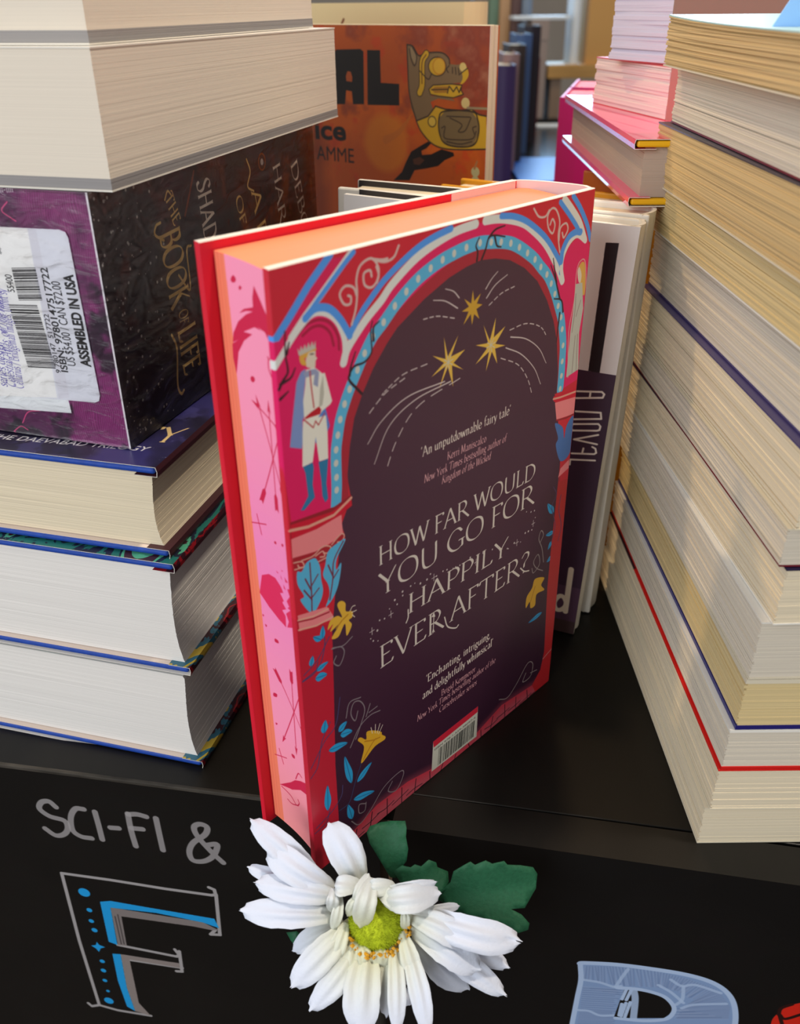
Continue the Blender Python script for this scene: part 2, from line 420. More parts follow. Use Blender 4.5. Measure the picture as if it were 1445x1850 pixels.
    p.line([12.2, 223.8, 15.4, 225.6, 18.9, 225.5, 22.3, 223.9, 25.9, 220.0, 29.2, 214.5], 2.4, BLUE)
    p.line([141.9, 208.8, 140.4, 213.4, 141.1, 218.1, 144.5, 222.3, 149.6, 224.1, 155.6, 221.0], 2.2, PALE)
    p.line([139.9, 215.9, 140.3, 220.0, 143.6, 224.2, 148.3, 225.5, 151.6, 224.9], 2.6, BLUE)
    # dark crimson inner ring and the night sky
    p.poly([45.4, 213.0, 39.1, 207.6, 33.4, 201.7, 27.2, 194.5, 23.8, 185.3, 22.2, 174.4, 21.8, 159.2, 26.0, 160.9, 25.9, 168.9, 27.4, 178.5, 29.8, 187.6, 33.6, 194.5, 38.9, 201.7, 45.3, 208.2], CRIM)
    arch = [13.5, 15.0, 13.5, 50.1, 14.9, 87.3, 15.6, 112.0, 22.3, 151.7, 27.0, 159.8, 26.0, 166.3, 25.9, 168.9, 27.4, 178.5, 29.8, 187.5, 33.7, 194.5, 38.9, 201.7, 45.3, 208.2, 49.9, 212.0, 62.7, 218.4, 74.6, 222.8, 83.6, 224.7, 91.2, 225.5, 99.1, 224.6, 107.5, 222.5, 116.4, 218.1, 125.2, 211.5, 132.3, 202.9, 137.9, 193.4, 141.3, 184.7, 144.0, 170.5, 144.4, 159.1, 147.2, 150.8, 151.6, 127.7, 151.4, 117.3, 150.6, 87.6, 150.3, 62.5, 152.5, 22.9, 150.5, 12.7, 144.2, 6.7, 119.3, 10.0, 92.0, 2.8, 68.5, 6.0, 53.8, 9.9, 34.8, 11.0, 21.5, 7.0]
    q = prs(arch)
    ring = q[9:33]
    p.line(list(ring.ravel()), 9.0, CRIM)
    p.poly(arch, DARK)
    # dotted blue band
    band = prs([20.2, 159.0, 20.9, 165.2, 21.1, 169.7, 21.2, 174.7, 21.5, 179.3, 22.5, 184.0, 23.8, 188.9, 25.9, 193.4, 28.3, 197.6, 31.9, 202.9, 35.2, 207.4, 39.0, 211.8, 43.8, 215.2] + [48.9, 219.2, 54.2, 222.6, 59.7, 225.5, 65.6, 227.7, 71.4, 229.3, 77.1, 230.3, 83.3, 231.1, 90.4, 231.4, 96.5, 230.6, 102.0, 229.7, 107.6, 228.3, 112.8, 226.0, 117.9, 223.1, 122.8, 219.9, 126.8, 216.4, 131.1, 212.8, 134.4, 208.7, 137.4, 204.1, 140.3, 198.8, 142.9, 193.7, 144.5, 188.5, 146.1, 181.4, 146.5, 174.6, 146.8, 168.3, 146.7, 162.7])
    p.line(list(band.ravel()), 4.6, TEAL)
    for x, y in band[1:]: p.dot(x, y, 1.0, (205, 208, 200), 1.25)
    # deep violet towards the ground, bricks
    yy = (np.arange(p.H)/p.k)[:, None]; xx = (np.arange(p.W)/p.k)[None, :]
    m = p._mask([prs(arch)*p.k], 2); full = np.zeros((p.H, p.W), np.float32); full[m[1]:m[1]+m[2].shape[0], m[0]:m[0]+m[2].shape[1]] = m[2]
    p.tint(full*np.clip((120-yy)/110, 0, 1)*.75, (46, 16, 40))
    p.tint(full*np.clip((yy-150)/80, 0, 1)*.45, (80, 50, 58))
    brick = prs([21.5, 7.0, 34.8, 11.0, 53.8, 9.9, 68.5, 6.0, 92.0, 2.8, 119.3, 10.0, 144.2, 6.7])
    by = np.interp(np.arange(p.W)/p.k, brick[:, 0], brick[:, 1])[None, :]
    g = np.clip((by+4-yy)/9, 0, 1)*(xx > 12)*(xx < 152)
    p.tint(g, (196, 82, 98))
    for i, x in enumerate(range(14, 154, 9)):
        b = np.interp(x, brick[:, 0], brick[:, 1])
        p.line([x, b-1, x+random.uniform(-2, 2), -1], .55, INK, .85, smooth=0)
        p.line([x-6, b-5-random.uniform(0, 2), x-1, b-6, x+4, b-5-random.uniform(0, 2)], .55, INK, .7)
    # left column with capital
    p.poly([-1.2, 125.6, 15.7, 114.0, 14.9, 87.3, 13.5, 50.1, 13.6, 10.5, -20.3, -0.4, -4.2, 57.7], (196, 30, 54))
    p.poly([1.5, 160.6, 22.2, 151.6, 23.6, 147.0, 23.7, 144.7, 15.0, 138.8, 14.5, 122.7, 0.7, 124.4], RED)
    p.poly([1.0, 161.6, 19.6, 159.6, 27.2, 161.0, 27.5, 156.8, 22.2, 155.5, 10.1, 155.5, 0.5, 155.8], (150, 26, 42))
    p.poly([1.1, 160.7, 18.3, 158.2, 27.1, 159.8, 27.2, 156.9, 21.7, 155.5, 11.5, 154.5, 0.9, 155.6], (206, 18, 50))
    p.line([0.7, 158.8, 8.2, 157.0, 19.2, 156.6, 27.1, 159.8], 1.1, (226, 160, 140), smooth=0)
    p.poly([0.9, 155.6, 11.5, 154.7, 22.5, 155.4, 22.5, 152.8, 22.8, 148.2, 18.6, 147.0, 10.9, 146.5, 0.7, 147.8], PINK)
    p.poly([0.8, 148.6, 10.4, 146.7, 17.5, 146.6, 22.8, 148.2, 24.0, 145.2, 15.6, 140.7, 4.1, 142.2, 1.1, 143.5], (170, 30, 46))
    for v in ([1.1, 146.7, 4.4, 145.6, 5.2, 143.4, 3.3, 143.9, 2.7, 145.1], [4.4, 146.0, 9.3, 145.5, 13.5, 147.1, 17.0, 145.5, 15.8, 143.8, 13.8, 144.5], [10.3, 145.0, 13.4, 145.4, 14.2, 143.2, 12.2, 143.7], [17.5, 146.1, 21.8, 148.2, 23.3, 147.1, 22.2, 145.4, 20.1, 145.9], [1.3, 144.0, 9.1, 142.5, 17.3, 142.2]):
        p.line(v, .5, (222, 166, 150))
    p.poly([7.2, 123.7, 2.7, 131.2, 4.3, 132.2, 2.0, 137.9, 2.2, 142.7, 4.1, 142.0, 6.3, 144.3, 9.3, 144.6, 10.7, 143.5, 12.0, 139.8, 12.1, 135.1, 12.6, 130.3, 11.0, 126.4], TEAL, smooth=1)
    p.poly([23.8, 145.3, 20.6, 145.6, 15.8, 144.2, 14.2, 139.6, 13.0, 136.1, 15.0, 131.4, 15.3, 127.0, 13.4, 123.2, 16.7, 124.9, 19.7, 129.5, 21.4, 137.1, 19.0, 135.5, 19.5, 139.8], TEAL, smooth=1)
    for v in ([7.2, 123.9, 7.6, 132.8, 7.7, 143.6], [7.6, 132.8, 5.3, 138.5], [7.8, 134.6, 10.8, 137.6], [7.6, 129.1, 4.5, 134.4], [7.7, 130.0, 10.9, 132.1], [15.4, 125.1, 17.2, 132.6, 18.1, 139.5, 22.7, 145.1], [17.4, 133.5, 15.5, 139.0], [17.3, 132.6, 20.0, 135.0]):
        p.line(v, .55, (120, 40, 62))
    p.poly([1.0, 126.1, 13.9, 123.0, 16.3, 118.3, 16.5, 116.3, 8.9, 118.0, 1.3, 119.6], PINK)
    p.line([1.1, 124.1, 7.6, 122.3, 14.4, 121.8], .7, (232, 170, 150), smooth=0)
    p.line([1.0, 120.2, 8.8, 117.8, 16.3, 117.4], .7, (232, 170, 150), smooth=0)
    p.line([1.1, 123.5, 7.5, 121.4, 14.8, 120.3], .6, CRIM, smooth=0)
    # vines and little leaves on the column
    V = (74, 66, 112)
    for v in ([1.0, 98.3, 8.7, 100.2, 11.8, 107.5, 11.7, 113.5], [1.7, 100.4, 8.3, 103.5, 14.2, 110.1], [0.9, 98.0, 6.7, 98.7, 8.3, 102.6], [1.6, 56.4, 9.0, 64.8, 14.8, 68.9, 17.6, 80.4], [1.2, 51.7, 4.9, 55.3, 7.7, 65.7, 12.2, 72.0], [2.0, 24.6, 10.1, 27.0, 15.5, 31.1, 16.6, 36.3], [1.1, 22.3, 7.0, 23.5, 9.5, 29.0]):
        p.line(v, .45, V)
    def leaf(a, b, w, c=(44, 160, 216)):
        a, b = np.array(a), np.array(b); d = b-a; n = np.array([-d[1], d[0]])/np.hypot(*d)*w
        p.poly(list(np.array([a, a+d*.3+n, a+d*.7+n*.8, b, a+d*.7-n*.6, a+d*.3-n]).ravel()), c, smooth=1)
        p.line(list(a)+list(b), .25, (30, 90, 140))
    L = prs([11.0, 110.9, 11.6, 116.2, 10.5, 110.8, 7.0, 114.0, 5.1, 102.4, 6.2, 106.3, 7.5, 98.9, 13.0, 99.7, 6.7, 96.0, 12.1, 94.5] + [8.9, 68.9, 10.0, 74.5, 10.7, 59.0, 20.2, 56.1, 16.0, 64.7, 20.4, 66.8, 16.9, 62.6, 22.9, 60.2, 8.4, 29.2, 8.9, 42.2, 21.3, 34.1, 18.4, 50.3, 24.3, 32.2, 32.6, 36.9, 22.0, 24.4, 33.6, 19.9, 20.8, 14.4, 18.9, 23.8] + [149.9, 102.5, 144.6, 109.4, 151.3, 91.9, 145.2, 93.0, 150.7, 87.7, 147.8, 84.1, 151.8, 78.9, 147.7, 77.5] + [147.5, 49.3, 136.6, 49.0])
    for i in range(0, len(L), 2): leaf(L[i], L[i+1], 1.7 if 6 < i < 30 else 1.2)
    p.line([26.9, 40.4, 23.1, 32.7, 19.7, 24.7, 14.4, 24.3], .5, (52, 60, 96))
    for v in ([20.1, 68.7, 22.2, 74.8, 27.9, 73.8], [24.5, 54.9, 27.4, 60.3, 29.8, 66.4, 27.8, 71.8, 24.3, 73.4, 22.6, 69.1, 24.6, 64.3, 26.2, 68.1], [21.5, 52.7, 26.6, 59.5, 32.6, 61.7, 38.0, 60.6], [30.4, 62.5, 32.8, 67.5], [32.0, 63.5, 36.5, 63.7], [20.3, 13.2, 24.4, 8.1, 30.9, 10.9, 39.3, 17.9, 49.3, 19.4, 51.0, 16.1, 46.7, 10.5, 41.7, 13.6, 44.2, 17.3], [28.7, 16.7, 24.9, 19.0, 24.7, 14.4, 27.8, 13.4, 28.7, 17.4], [14.9, 104.2, 19.3, 102.7, 20.8, 99.2, 18.3, 95.0, 15.6, 97.6, 16.9, 100.0], [15.5, 104.4, 20.4, 102.6, 25.0, 104.0]):
        p.line(v, .5, (132, 122, 128))
    for v in ([117.1, 14.9, 123.8, 11.9, 130.7, 16.1, 138.6, 23.6, 143.3, 20.8, 142.2, 13.8, 135.9, 13.9, 137.9, 18.3], [141.9, 15.9, 147.2, 14.6], [145.1, 74.1, 139.9, 77.9, 137.1, 82.5, 140.3, 85.1, 142.1, 79.3, 137.7, 76.4, 136.2, 79.6], [145.2, 78.7, 143.0, 87.1, 139.9, 93.3, 141.2, 97.1, 143.3, 94.2, 141.3, 91.1]):
        p.line(v, .5, (150, 140, 138))
    # yellow lilies
    for v, c in (([20.5, 115.1, 18.6, 121.0, 20.3, 122.0, 22.4, 120.0, 22.5, 116.5, 25.5, 114.9, 25.4, 112.5, 23.7, 111.9, 25.0, 109.2, 22.3, 105.9, 21.7, 111.5, 18.4, 107.7, 15.2, 108.8, 19.3, 112.8, 14.8, 111.8, 16.1, 114.3, 13.6, 113.2, 15.1, 116.5, 18.4, 116.7], (226, 178, 60)), ([26.9, 40.4, 28.7, 47.9, 25.6, 53.4, 27.1, 54.1, 30.0, 51.0, 30.5, 54.6, 34.6, 52.5, 38.4, 49.1, 38.8, 47.4, 40.7, 45.0, 39.9, 43.7, 34.4, 43.9], (224, 172, 44)), ([133.7, 59.0, 133.7, 65.0, 137.5, 68.2, 139.4, 72.3, 146.9, 69.4, 144.9, 66.2, 147.8, 62.1, 141.7, 62.6, 141.1, 56.9, 137.5, 57.0, 136.5, 61.0], (224, 172, 44))):
        p.poly(v, c, smooth=1)
    for v in ([21.0, 113.8, 23.3, 114.6], [20.4, 113.6, 17.6, 111.7], [28.1, 41.7, 32.9, 46.4, 35.3, 47.7], [29.2, 50.5, 33.7, 48.0, 37.6, 46.8], [139.9, 67.8, 137.1, 60.7]): p.line(v, .6, (190, 130, 30))
    for v in ([24.4, 115.5, 25.6, 116.8, 27.0, 116.6], [25.2, 114.5, 27.5, 114.3], [25.4, 113.4, 26.5, 111.9], [33.5, 51.8, 32.8, 55.2], [35.0, 50.8, 35.3, 55.2], [36.1, 50.0, 37.8, 53.9], [36.9, 49.1, 39.3, 52.2]): p.line(v, .35, (230, 220, 200))
    # right column
    p.poly([142.9, 161.5, 167.8, 159.6, 169.7, 138.3, 165.6, 115.1, 153.2, 116.3, 151.6, 127.7, 146.9, 149.6], RED)
    p.poly([142.2, 160.6, 153.4, 159.6, 160.3, 159.2, 161.0, 154.9, 146.1, 156.0, 142.5, 158.5], (206, 18, 50))
    p.line([142.3, 159.5, 147.4, 158.7, 160.0, 157.8], .9, (226, 160, 140), smooth=0)
    p.poly([143.7, 157.4, 161.0, 155.2, 159.9, 147.5, 145.9, 149.1], PINK)
    p.line([146.0, 148.8, 152.9, 147.6, 158.7, 147.5], .8, (150, 26, 42), smooth=0)
    p.poly([151.7, 127.7, 147.1, 136.7, 148.3, 139.9, 145.0, 147.7, 151.2, 143.9, 153.1, 138.2, 154.1, 143.6, 158.8, 146.7, 159.9, 135.9, 158.1, 128.4], (70, 112, 178), smooth=1)
    p.poly([151.1, 119.7, 152.3, 123.8, 158.5, 126.0, 159.7, 121.8, 152.2, 120.1], PINK)
    p.poly([151.7, 117.7, 165.6, 115.1, 165.6, 86.1, 162.5, 43.4, 163.1, -4.1, 162.2, -28.1, 144.2, 6.7, 150.5, 12.7, 152.5, 22.9, 150.3, 62.5, 150.6, 87.6], (190, 36, 44))
    p.line([151.9, 18.6, 159.4, 20.9], .7, (200, 120, 120), smooth=0)
    for v in ([154.8, 109.8, 154.1, 102.3, 157.2, 92.9, 155.8, 85.3], [148.1, 116.4, 151.1, 111.3, 148.2, 106.3, 152.1, 95.2, 150.1, 87.1]): p.line(v, .45, (86, 62, 106))
    # cracks and twigs
    for v in ([0.8, 205.7, 2.3, 207.7, 4.3, 209.6, 4.4, 211.9, 4.0, 215.1, 4.4, 221.9], [1.4, 207.0, 5.3, 207.9, 7.2, 210.3], [4.5, 215.3, 5.6, 218.4], [0.9, 202.6, 4.1, 204.1], [33.4, 194.6, 31.2, 197.1, 28.5, 200.2, 28.3, 202.1, 30.6, 204.4, 35.0, 204.6, 38.1, 206.8, 38.2, 210.4, 38.1, 214.1, 38.9, 216.7], [28.5, 202.0, 29.2, 204.8, 31.3, 208.9], [39.2, 210.5, 39.3, 214.5, 41.9, 216.0], [91.6, 225.7, 93.6, 228.9, 95.1, 232.3, 98.6, 232.5, 104.1, 231.1], [89.0, 225.7, 89.3, 228.6, 88.3, 230.8, 89.9, 233.2], [95.1, 232.3, 98.5, 234.4, 103.8, 234.9], [98.2, 232.4, 99.7, 228.9, 102.1, 228.0], [144.0, 195.7, 142.2, 200.6, 137.1, 202.3], [141.0, 201.5, 138.7, 206.3, 136.6, 210.5, 133.2, 215.9], [137.9, 208.4, 136.2, 213.0, 134.5, 218.1], [141.8, 195.6, 141.3, 188.0, 141.2, 184.0]):
        p.line(v, 1.0, INK, w1=.45)
    # scrollwork
    C_ = (214, 186, 180)
    for v in ([30.1, 217.7, 32.0, 221.9, 32.8, 226.7, 32.7, 230.8, 34.5, 234.5, 39.1, 235.7, 42.0, 232.3, 41.3, 228.7, 38.8, 227.1, 36.0, 228.5, 35.8, 231.8, 38.4, 232.3, 39.0, 230.4], [32.6, 225.9, 31.4, 228.6, 28.1, 229.7, 25.8, 227.8, 27.3, 224.6, 29.8, 224.1, 30.2, 226.0, 29.1, 226.7], [39.7, 235.4, 43.2, 234.5, 45.9, 234.4], [41.1, 234.6, 45.2, 233.6, 48.8, 234.4, 50.9, 237.4], [41.1, 232.9, 42.0, 230.3, 41.3, 228.1], [138.5, 219.7, 136.6, 226.0, 136.9, 231.1, 134.2, 235.5, 131.1, 236.5, 128.9, 234.0, 129.9, 229.9, 132.8, 227.5, 133.9, 230.4, 132.1, 232.7, 130.8, 230.9], [137.3, 224.1, 137.7, 228.7, 141.2, 229.8, 142.7, 227.3, 140.4, 224.7, 139.1, 226.7], [120.1, 238.1, 123.4, 234.9, 127.4, 234.3, 129.6, 236.2]):
        p.line(v, .8, C_)
    # prince in the left niche
    W_ = (232, 230, 218)
    p.poly([9.2, 208.5, 11.0, 209.1, 10.7, 205.6, 9.4, 199.6, 10.0, 195.8, 8.6, 193.3, 8.3, 187.1, 7.7, 184.5, 3.1, 186.6, 5.0, 195.6, 7.3, 205.9], (128, 150, 204))
    p.poly([17.2, 202.3, 18.1, 194.0, 19.4, 188.3, 18.1, 186.4, 13.2, 184.3, 13.0, 188.1], (90, 130, 205))
    p.poly([8.8, 193.2, 18.0, 192.2, 18.3, 186.4, 18.0, 177.5, 14.2, 177.9, 13.4, 186.5, 11.6, 178.6, 7.4, 178.4, 8.3, 189.0], W_)
    p.poly([11.2, 208.7, 14.5, 208.6, 17.5, 205.8, 18.4, 205.8, 20.8, 196.1, 20.0, 195.2, 16.7, 194.1, 13.2, 191.1, 9.3, 193.1, 9.4, 199.6, 10.6, 204.3], W_)
    p.poly([17.7, 205.4, 17.7, 199.3, 16.8, 195.9, 15.4, 195.6, 16.2, 201.2], (186, 184, 172))
    p.poly([12.7, 214.5, 15.1, 214.0, 15.2, 211.8, 15.8, 211.1, 15.1, 210.4, 14.8, 208.7, 13.8, 208.5, 11.5, 209.6, 11.5, 212.1], (222, 210, 190), smooth=1)
    p.poly([9.2, 213.7, 10.6, 215.0, 13.2, 214.5, 15.4, 214.3, 15.3, 213.5, 12.7, 213.5, 11.9, 212.3, 11.0, 212.2, 11.5, 210.1, 9.8, 210.6, 9.1, 212.0], (222, 168, 70), smooth=1)
    p.poly([8.8, 213.8, 8.5, 216.1, 9.3, 214.7, 9.9, 216.4, 10.5, 214.9, 11.4, 216.5, 11.9, 214.9, 12.8, 216.7, 13.3, 215.0, 14.2, 216.7, 14.6, 215.0, 15.5, 216.5, 15.4, 214.1, 9.2, 213.5], (196, 190, 178))
    p.poly([9.6, 194.1, 12.2, 195.1, 15.4, 195.9, 16.3, 194.6, 15.7, 193.3, 11.6, 193.5, 9.8, 193.5], (190, 20, 40))
    p.poly([10.1, 208.1, 12.5, 208.3, 14.9, 208.0, 16.2, 206.6, 15.4, 202.1, 13.7, 203.4, 14.4, 206.4, 10.8, 206.3], (150, 158, 190))
    p.poly([7.6, 178.4, 11.6, 178.5, 11.9, 176.6, 11.0, 171.0, 11.6, 166.3, 6.9, 163.5, 5.5, 164.0, 8.9, 167.8, 8.4, 175.9], (44, 120, 166))
    p.poly([13.9, 177.8, 18.0, 177.5, 17.5, 174.1, 16.7, 169.2, 17.1, 163.7, 15.8, 162.7, 14.7, 165.4, 14.6, 171.2], (44, 120, 166))
    p.line([12.7, 207.9, 12.8, 203.6, 13.4, 196.2], .5, (190, 60, 70)); p.line([9.3, 193.5, 12.7, 189.8, 13.7, 191.7, 14.8, 190.0, 17.5, 193.0], .4, (180, 50, 60), smooth=0)
    p.line([13.2, 212.9, 14.4, 212.7], .4, (90, 70, 60), smooth=0)
    # lady in the right niche
    p.line([151.8, 166.2, 149.4, 186.0, 151.4, 198.6, 151.3, 210.0, 153.5, 213.7, 157.1, 212.0, 159.7, 196.8, 159.6, 183.4], .5, (220, 170, 160))
    p.poly([152.2, 211.1, 154.7, 213.1, 157.1, 210.8, 158.7, 199.6, 155.5, 201.6, 153.8, 208.3], (218, 170, 80), smooth=1)
    p.poly([151.9, 209.9, 153.0, 211.3, 155.0, 208.1, 154.7, 204.9, 153.1, 205.9], (222, 210, 190), smooth=1)
    p.poly([151.5, 205.0, 156.1, 204.7, 158.5, 193.8, 157.2, 184.0, 159.2, 167.6, 150.5, 166.5, 150.6, 185.7, 151.3, 195.4], (190, 192, 182))
    for v in ([152.2, 201.0, 152.6, 194.4, 151.8, 185.4], [156.1, 197.6, 153.7, 191.6], [154.4, 183.4, 154.5, 167.5], [156.1, 183.6, 157.5, 167.4]): p.line(v, .35, (140, 120, 120))
    # stars and their trails
    def star(v, c=GOLD):
        p.poly(v, c, smooth=0)
    star([87.4, 216.2, 88.3, 212.1, 91.9, 214.1, 89.8, 210.9, 93.0, 209.9, 89.7, 209.0, 91.5, 205.1, 88.5, 207.5, 87.5, 203.8, 86.7, 207.9, 82.7, 204.9, 85.4, 209.1, 81.7, 209.9, 85.5, 210.8, 82.8, 214.1, 86.7, 211.6], (206, 160, 48))
    star([101.0, 203.5, 100.3, 196.2, 106.9, 198.8, 101.4, 193.5, 107.5, 191.4, 101.4, 191.7, 103.1, 185.4, 99.5, 191.0, 96.4, 184.2, 97.8, 191.4, 90.1, 188.6, 96.8, 193.2, 89.8, 195.9, 97.1, 194.9, 93.9, 202.5, 98.0, 195.6])
    star([80.3, 202.1, 76.6, 195.3, 84.2, 195.9, 78.0, 192.6, 83.7, 188.5, 77.2, 191.9, 78.1, 183.6, 75.0, 191.9, 70.5, 184.9, 73.8, 192.6, 66.3, 190.6, 72.9, 194.0, 66.8, 198.2, 73.7, 195.2, 72.6, 203.4, 74.9, 195.7])
    for x, y in prs([98.8, 193.7, 75.2, 193.6]):
        for a in range(8): p.line([x, y, x+2.6*math.cos(a*math.pi/4+.2), y+2.6*math.sin(a*math.pi/4+.2)], .35, (206, 200, 180), smooth=0)
    T_ = (208, 196, 192)
    def trail(v, dash=0):
        q = cat(prs(v), n=12)
        if dash:
            for i in range(0, len(q)-3, 5): p.line(list(q[i:i+4].ravel()), .4, T_, smooth=0)
        else: p.line(list(q.ravel()), .5, T_, smooth=0, w1=.3)
    for v in ([94.5, 215.0, 97.4, 217.7, 100.9, 219.8], [95.1, 211.7, 99.8, 215.3, 106.6, 217.6], [80.2, 215.0, 77.2, 217.8, 73.0, 219.5], [79.5, 211.6, 73.1, 215.4, 67.1, 217.0], [110.5, 193.8, 120.3, 190.6, 129.3, 184.5, 135.0, 177.0], [107.9, 190.3, 117.8, 185.2, 126.9, 177.2, 132.2, 169.0], [73.4, 187.1, 54.7, 187.1, 42.1, 182.4, 35.4, 176.4], [76.7, 186.2, 58.5, 184.9, 45.7, 179.5, 38.2, 168.1]): trail(v)
    for v in ([96.7, 208.8, 103.8, 211.6, 111.7, 212.5], [77.9, 208.5, 69.2, 211.2, 61.7, 211.8], [109.8, 196.6, 119.7, 196.7, 129.3, 193.1, 134.4, 187.7], [105.2, 187.0, 116.1, 181.5, 123.1, 173.7, 127.2, 165.1], [64.2, 196.0, 52.7, 195.6, 45.1, 192.8, 41.7, 191.0], [53.2, 194.1, 43.8, 191.5, 35.9, 186.5], [81.7, 185.9, 60.0, 182.2, 49.3, 173.3, 43.1, 162.3]): trail(v, 1)
    # words
    CW = (226, 216, 204); PW = (222, 168, 172)
    p.serif("'An unputdownable fairy tale'", (61.4, 162.2, 113.1, 162.3), 3.8, CW, 15)
    p.serif('Kerri Maniscalco', (75.7, 155.9, 98.5, 155.5), 3.2, PW, 14)
    p.serif('New York Times bestselling author of', (63.0, 151.3, 111.1, 151.2), 3.2, PW, 14, .12)
    p.serif('Kingdom of the Wicked', (72.7, 147.1, 101.6, 146.9), 3.2, PW, 14, .2)
    p.serif('HOW FAR WOULD', (39.1, 127.4, 133.3, 126.7), 7.6, SILV, 12)
    p.serif('YOU GO FOR', (38.8, 114.0, 133.5, 114.5), 9.6, SILV, 11)
    p.serif('HAPPILY', (54.2, 98.2, 116.7, 96.4), 8.6, SILV, 11.5)
    p.line([54.4, 100.2, 54.4, 96.7, 53.3, 94.7], .7, SILV)
    p.serif('EVER AFTER?', (38.3, 81.1, 133.8, 80.4), 10.2, SILV, 10.5)
    p.line([69.4, 89.3, 69.1, 81.1], .5, SILV, smooth=0); p.poly([68.0, 89.3, 69.4, 91.2, 70.3, 88.4], SILV); p.poly([68.1, 80.9, 69.1, 83.4, 70.3, 80.5, 69.1, 81.9], SILV)
    p.line([76.0, 85.0, 78.1, 79.2, 83.1, 75.7, 85.0, 76.2], .7, SILV)
    p.line([127.2, 84.0, 130.3, 80.9, 133.9, 79.5], .7, SILV)
    for x, y in prs([33.9, 98.0, 35.8, 96.2, 38.2, 94.8, 37.2, 100.0, 38.9, 103.3, 41.7, 103.1, 44.2, 106.0, 46.7, 108.5, 48.8, 105.7, 51.3, 107.9, 51.6, 110.2, 56.0, 110.0, 58.5, 110.8, 61.6, 109.0, 67.3, 110.4, 65.5, 108.8, 70.9, 107.9, 74.1, 108.2, 76.4, 107.4, 80.1, 106.7, 82.5, 106.3, 84.8, 105.8, 91.5, 106.7, 92.6, 105.1, 99.5, 104.8, 105.7, 103.4, 109.4, 102.5, 113.1, 102.3, 116.5, 99.2, 117.6, 99.1, 121.3, 100.1, 126.3, 98.6, 128.9, 101.0, 131.7, 100.9, 133.9, 100.7, 135.6, 106.2, 131.8, 110.1, 128.8, 112.1, 135.1, 110.2]):
        p.dot(x+random.uniform(-.5, .5), y+random.uniform(-.4, .4), random.choice((.3, .4, .5)), (200, 190, 188))
    for x, y in prs([34.9, 100.9, 45.0, 103.1, 69.1, 107.7, 95.2, 102.4, 123.2, 99.1, 134.5, 103.7]):
        p.line([x-1.2, y, x+1.2, y], .3, (200, 190, 188), smooth=0); p.line([x, y-1.6, x, y+1.6], .3, (200, 190, 188), smooth=0)
    p.serif("'Enchanting, intriguing,", (65.1, 57.5, 107.6, 57.0), 4.0, CW, 17)
    p.serif("and delightfully whimsical'", (62.8, 50.1, 109.9, 51.3), 4.0, CW, 17)
    p.serif('Brigid Kemmerer', (74.9, 44.2, 97.8, 43.9), 3.2, PW, 14)
    p.serif('New York Times bestselling author of the', (59.6, 40.0, 112.3, 40.2), 3.2, PW, 14, .12)
    p.serif('Cursebreaker series', (73.5, 35.6, 99.0, 35.5), 3.2, PW, 14, .2)
    # bar code panel
    p.poly([70.0, 21.4, 101.0, 21.4, 100.9, 2.9, 69.2, 4.1], (206, 206, 194))
    p.poly([70.0, 21.4, 101.0, 21.4, 100.8, 18.0, 70.4, 17.7], (206, 36, 60))
    A, B, D = prs([73.4, 4.7, 98.8, 4.4, 73.9, 14.6])
    p.bars(A, B, D, 3, (26, 30, 30), 34)
    p.sans('ISBN 978-1-529-38097-4', (71.1, 15.4, 99.3, 15.3), 1.1, (60, 60, 60))
    return p
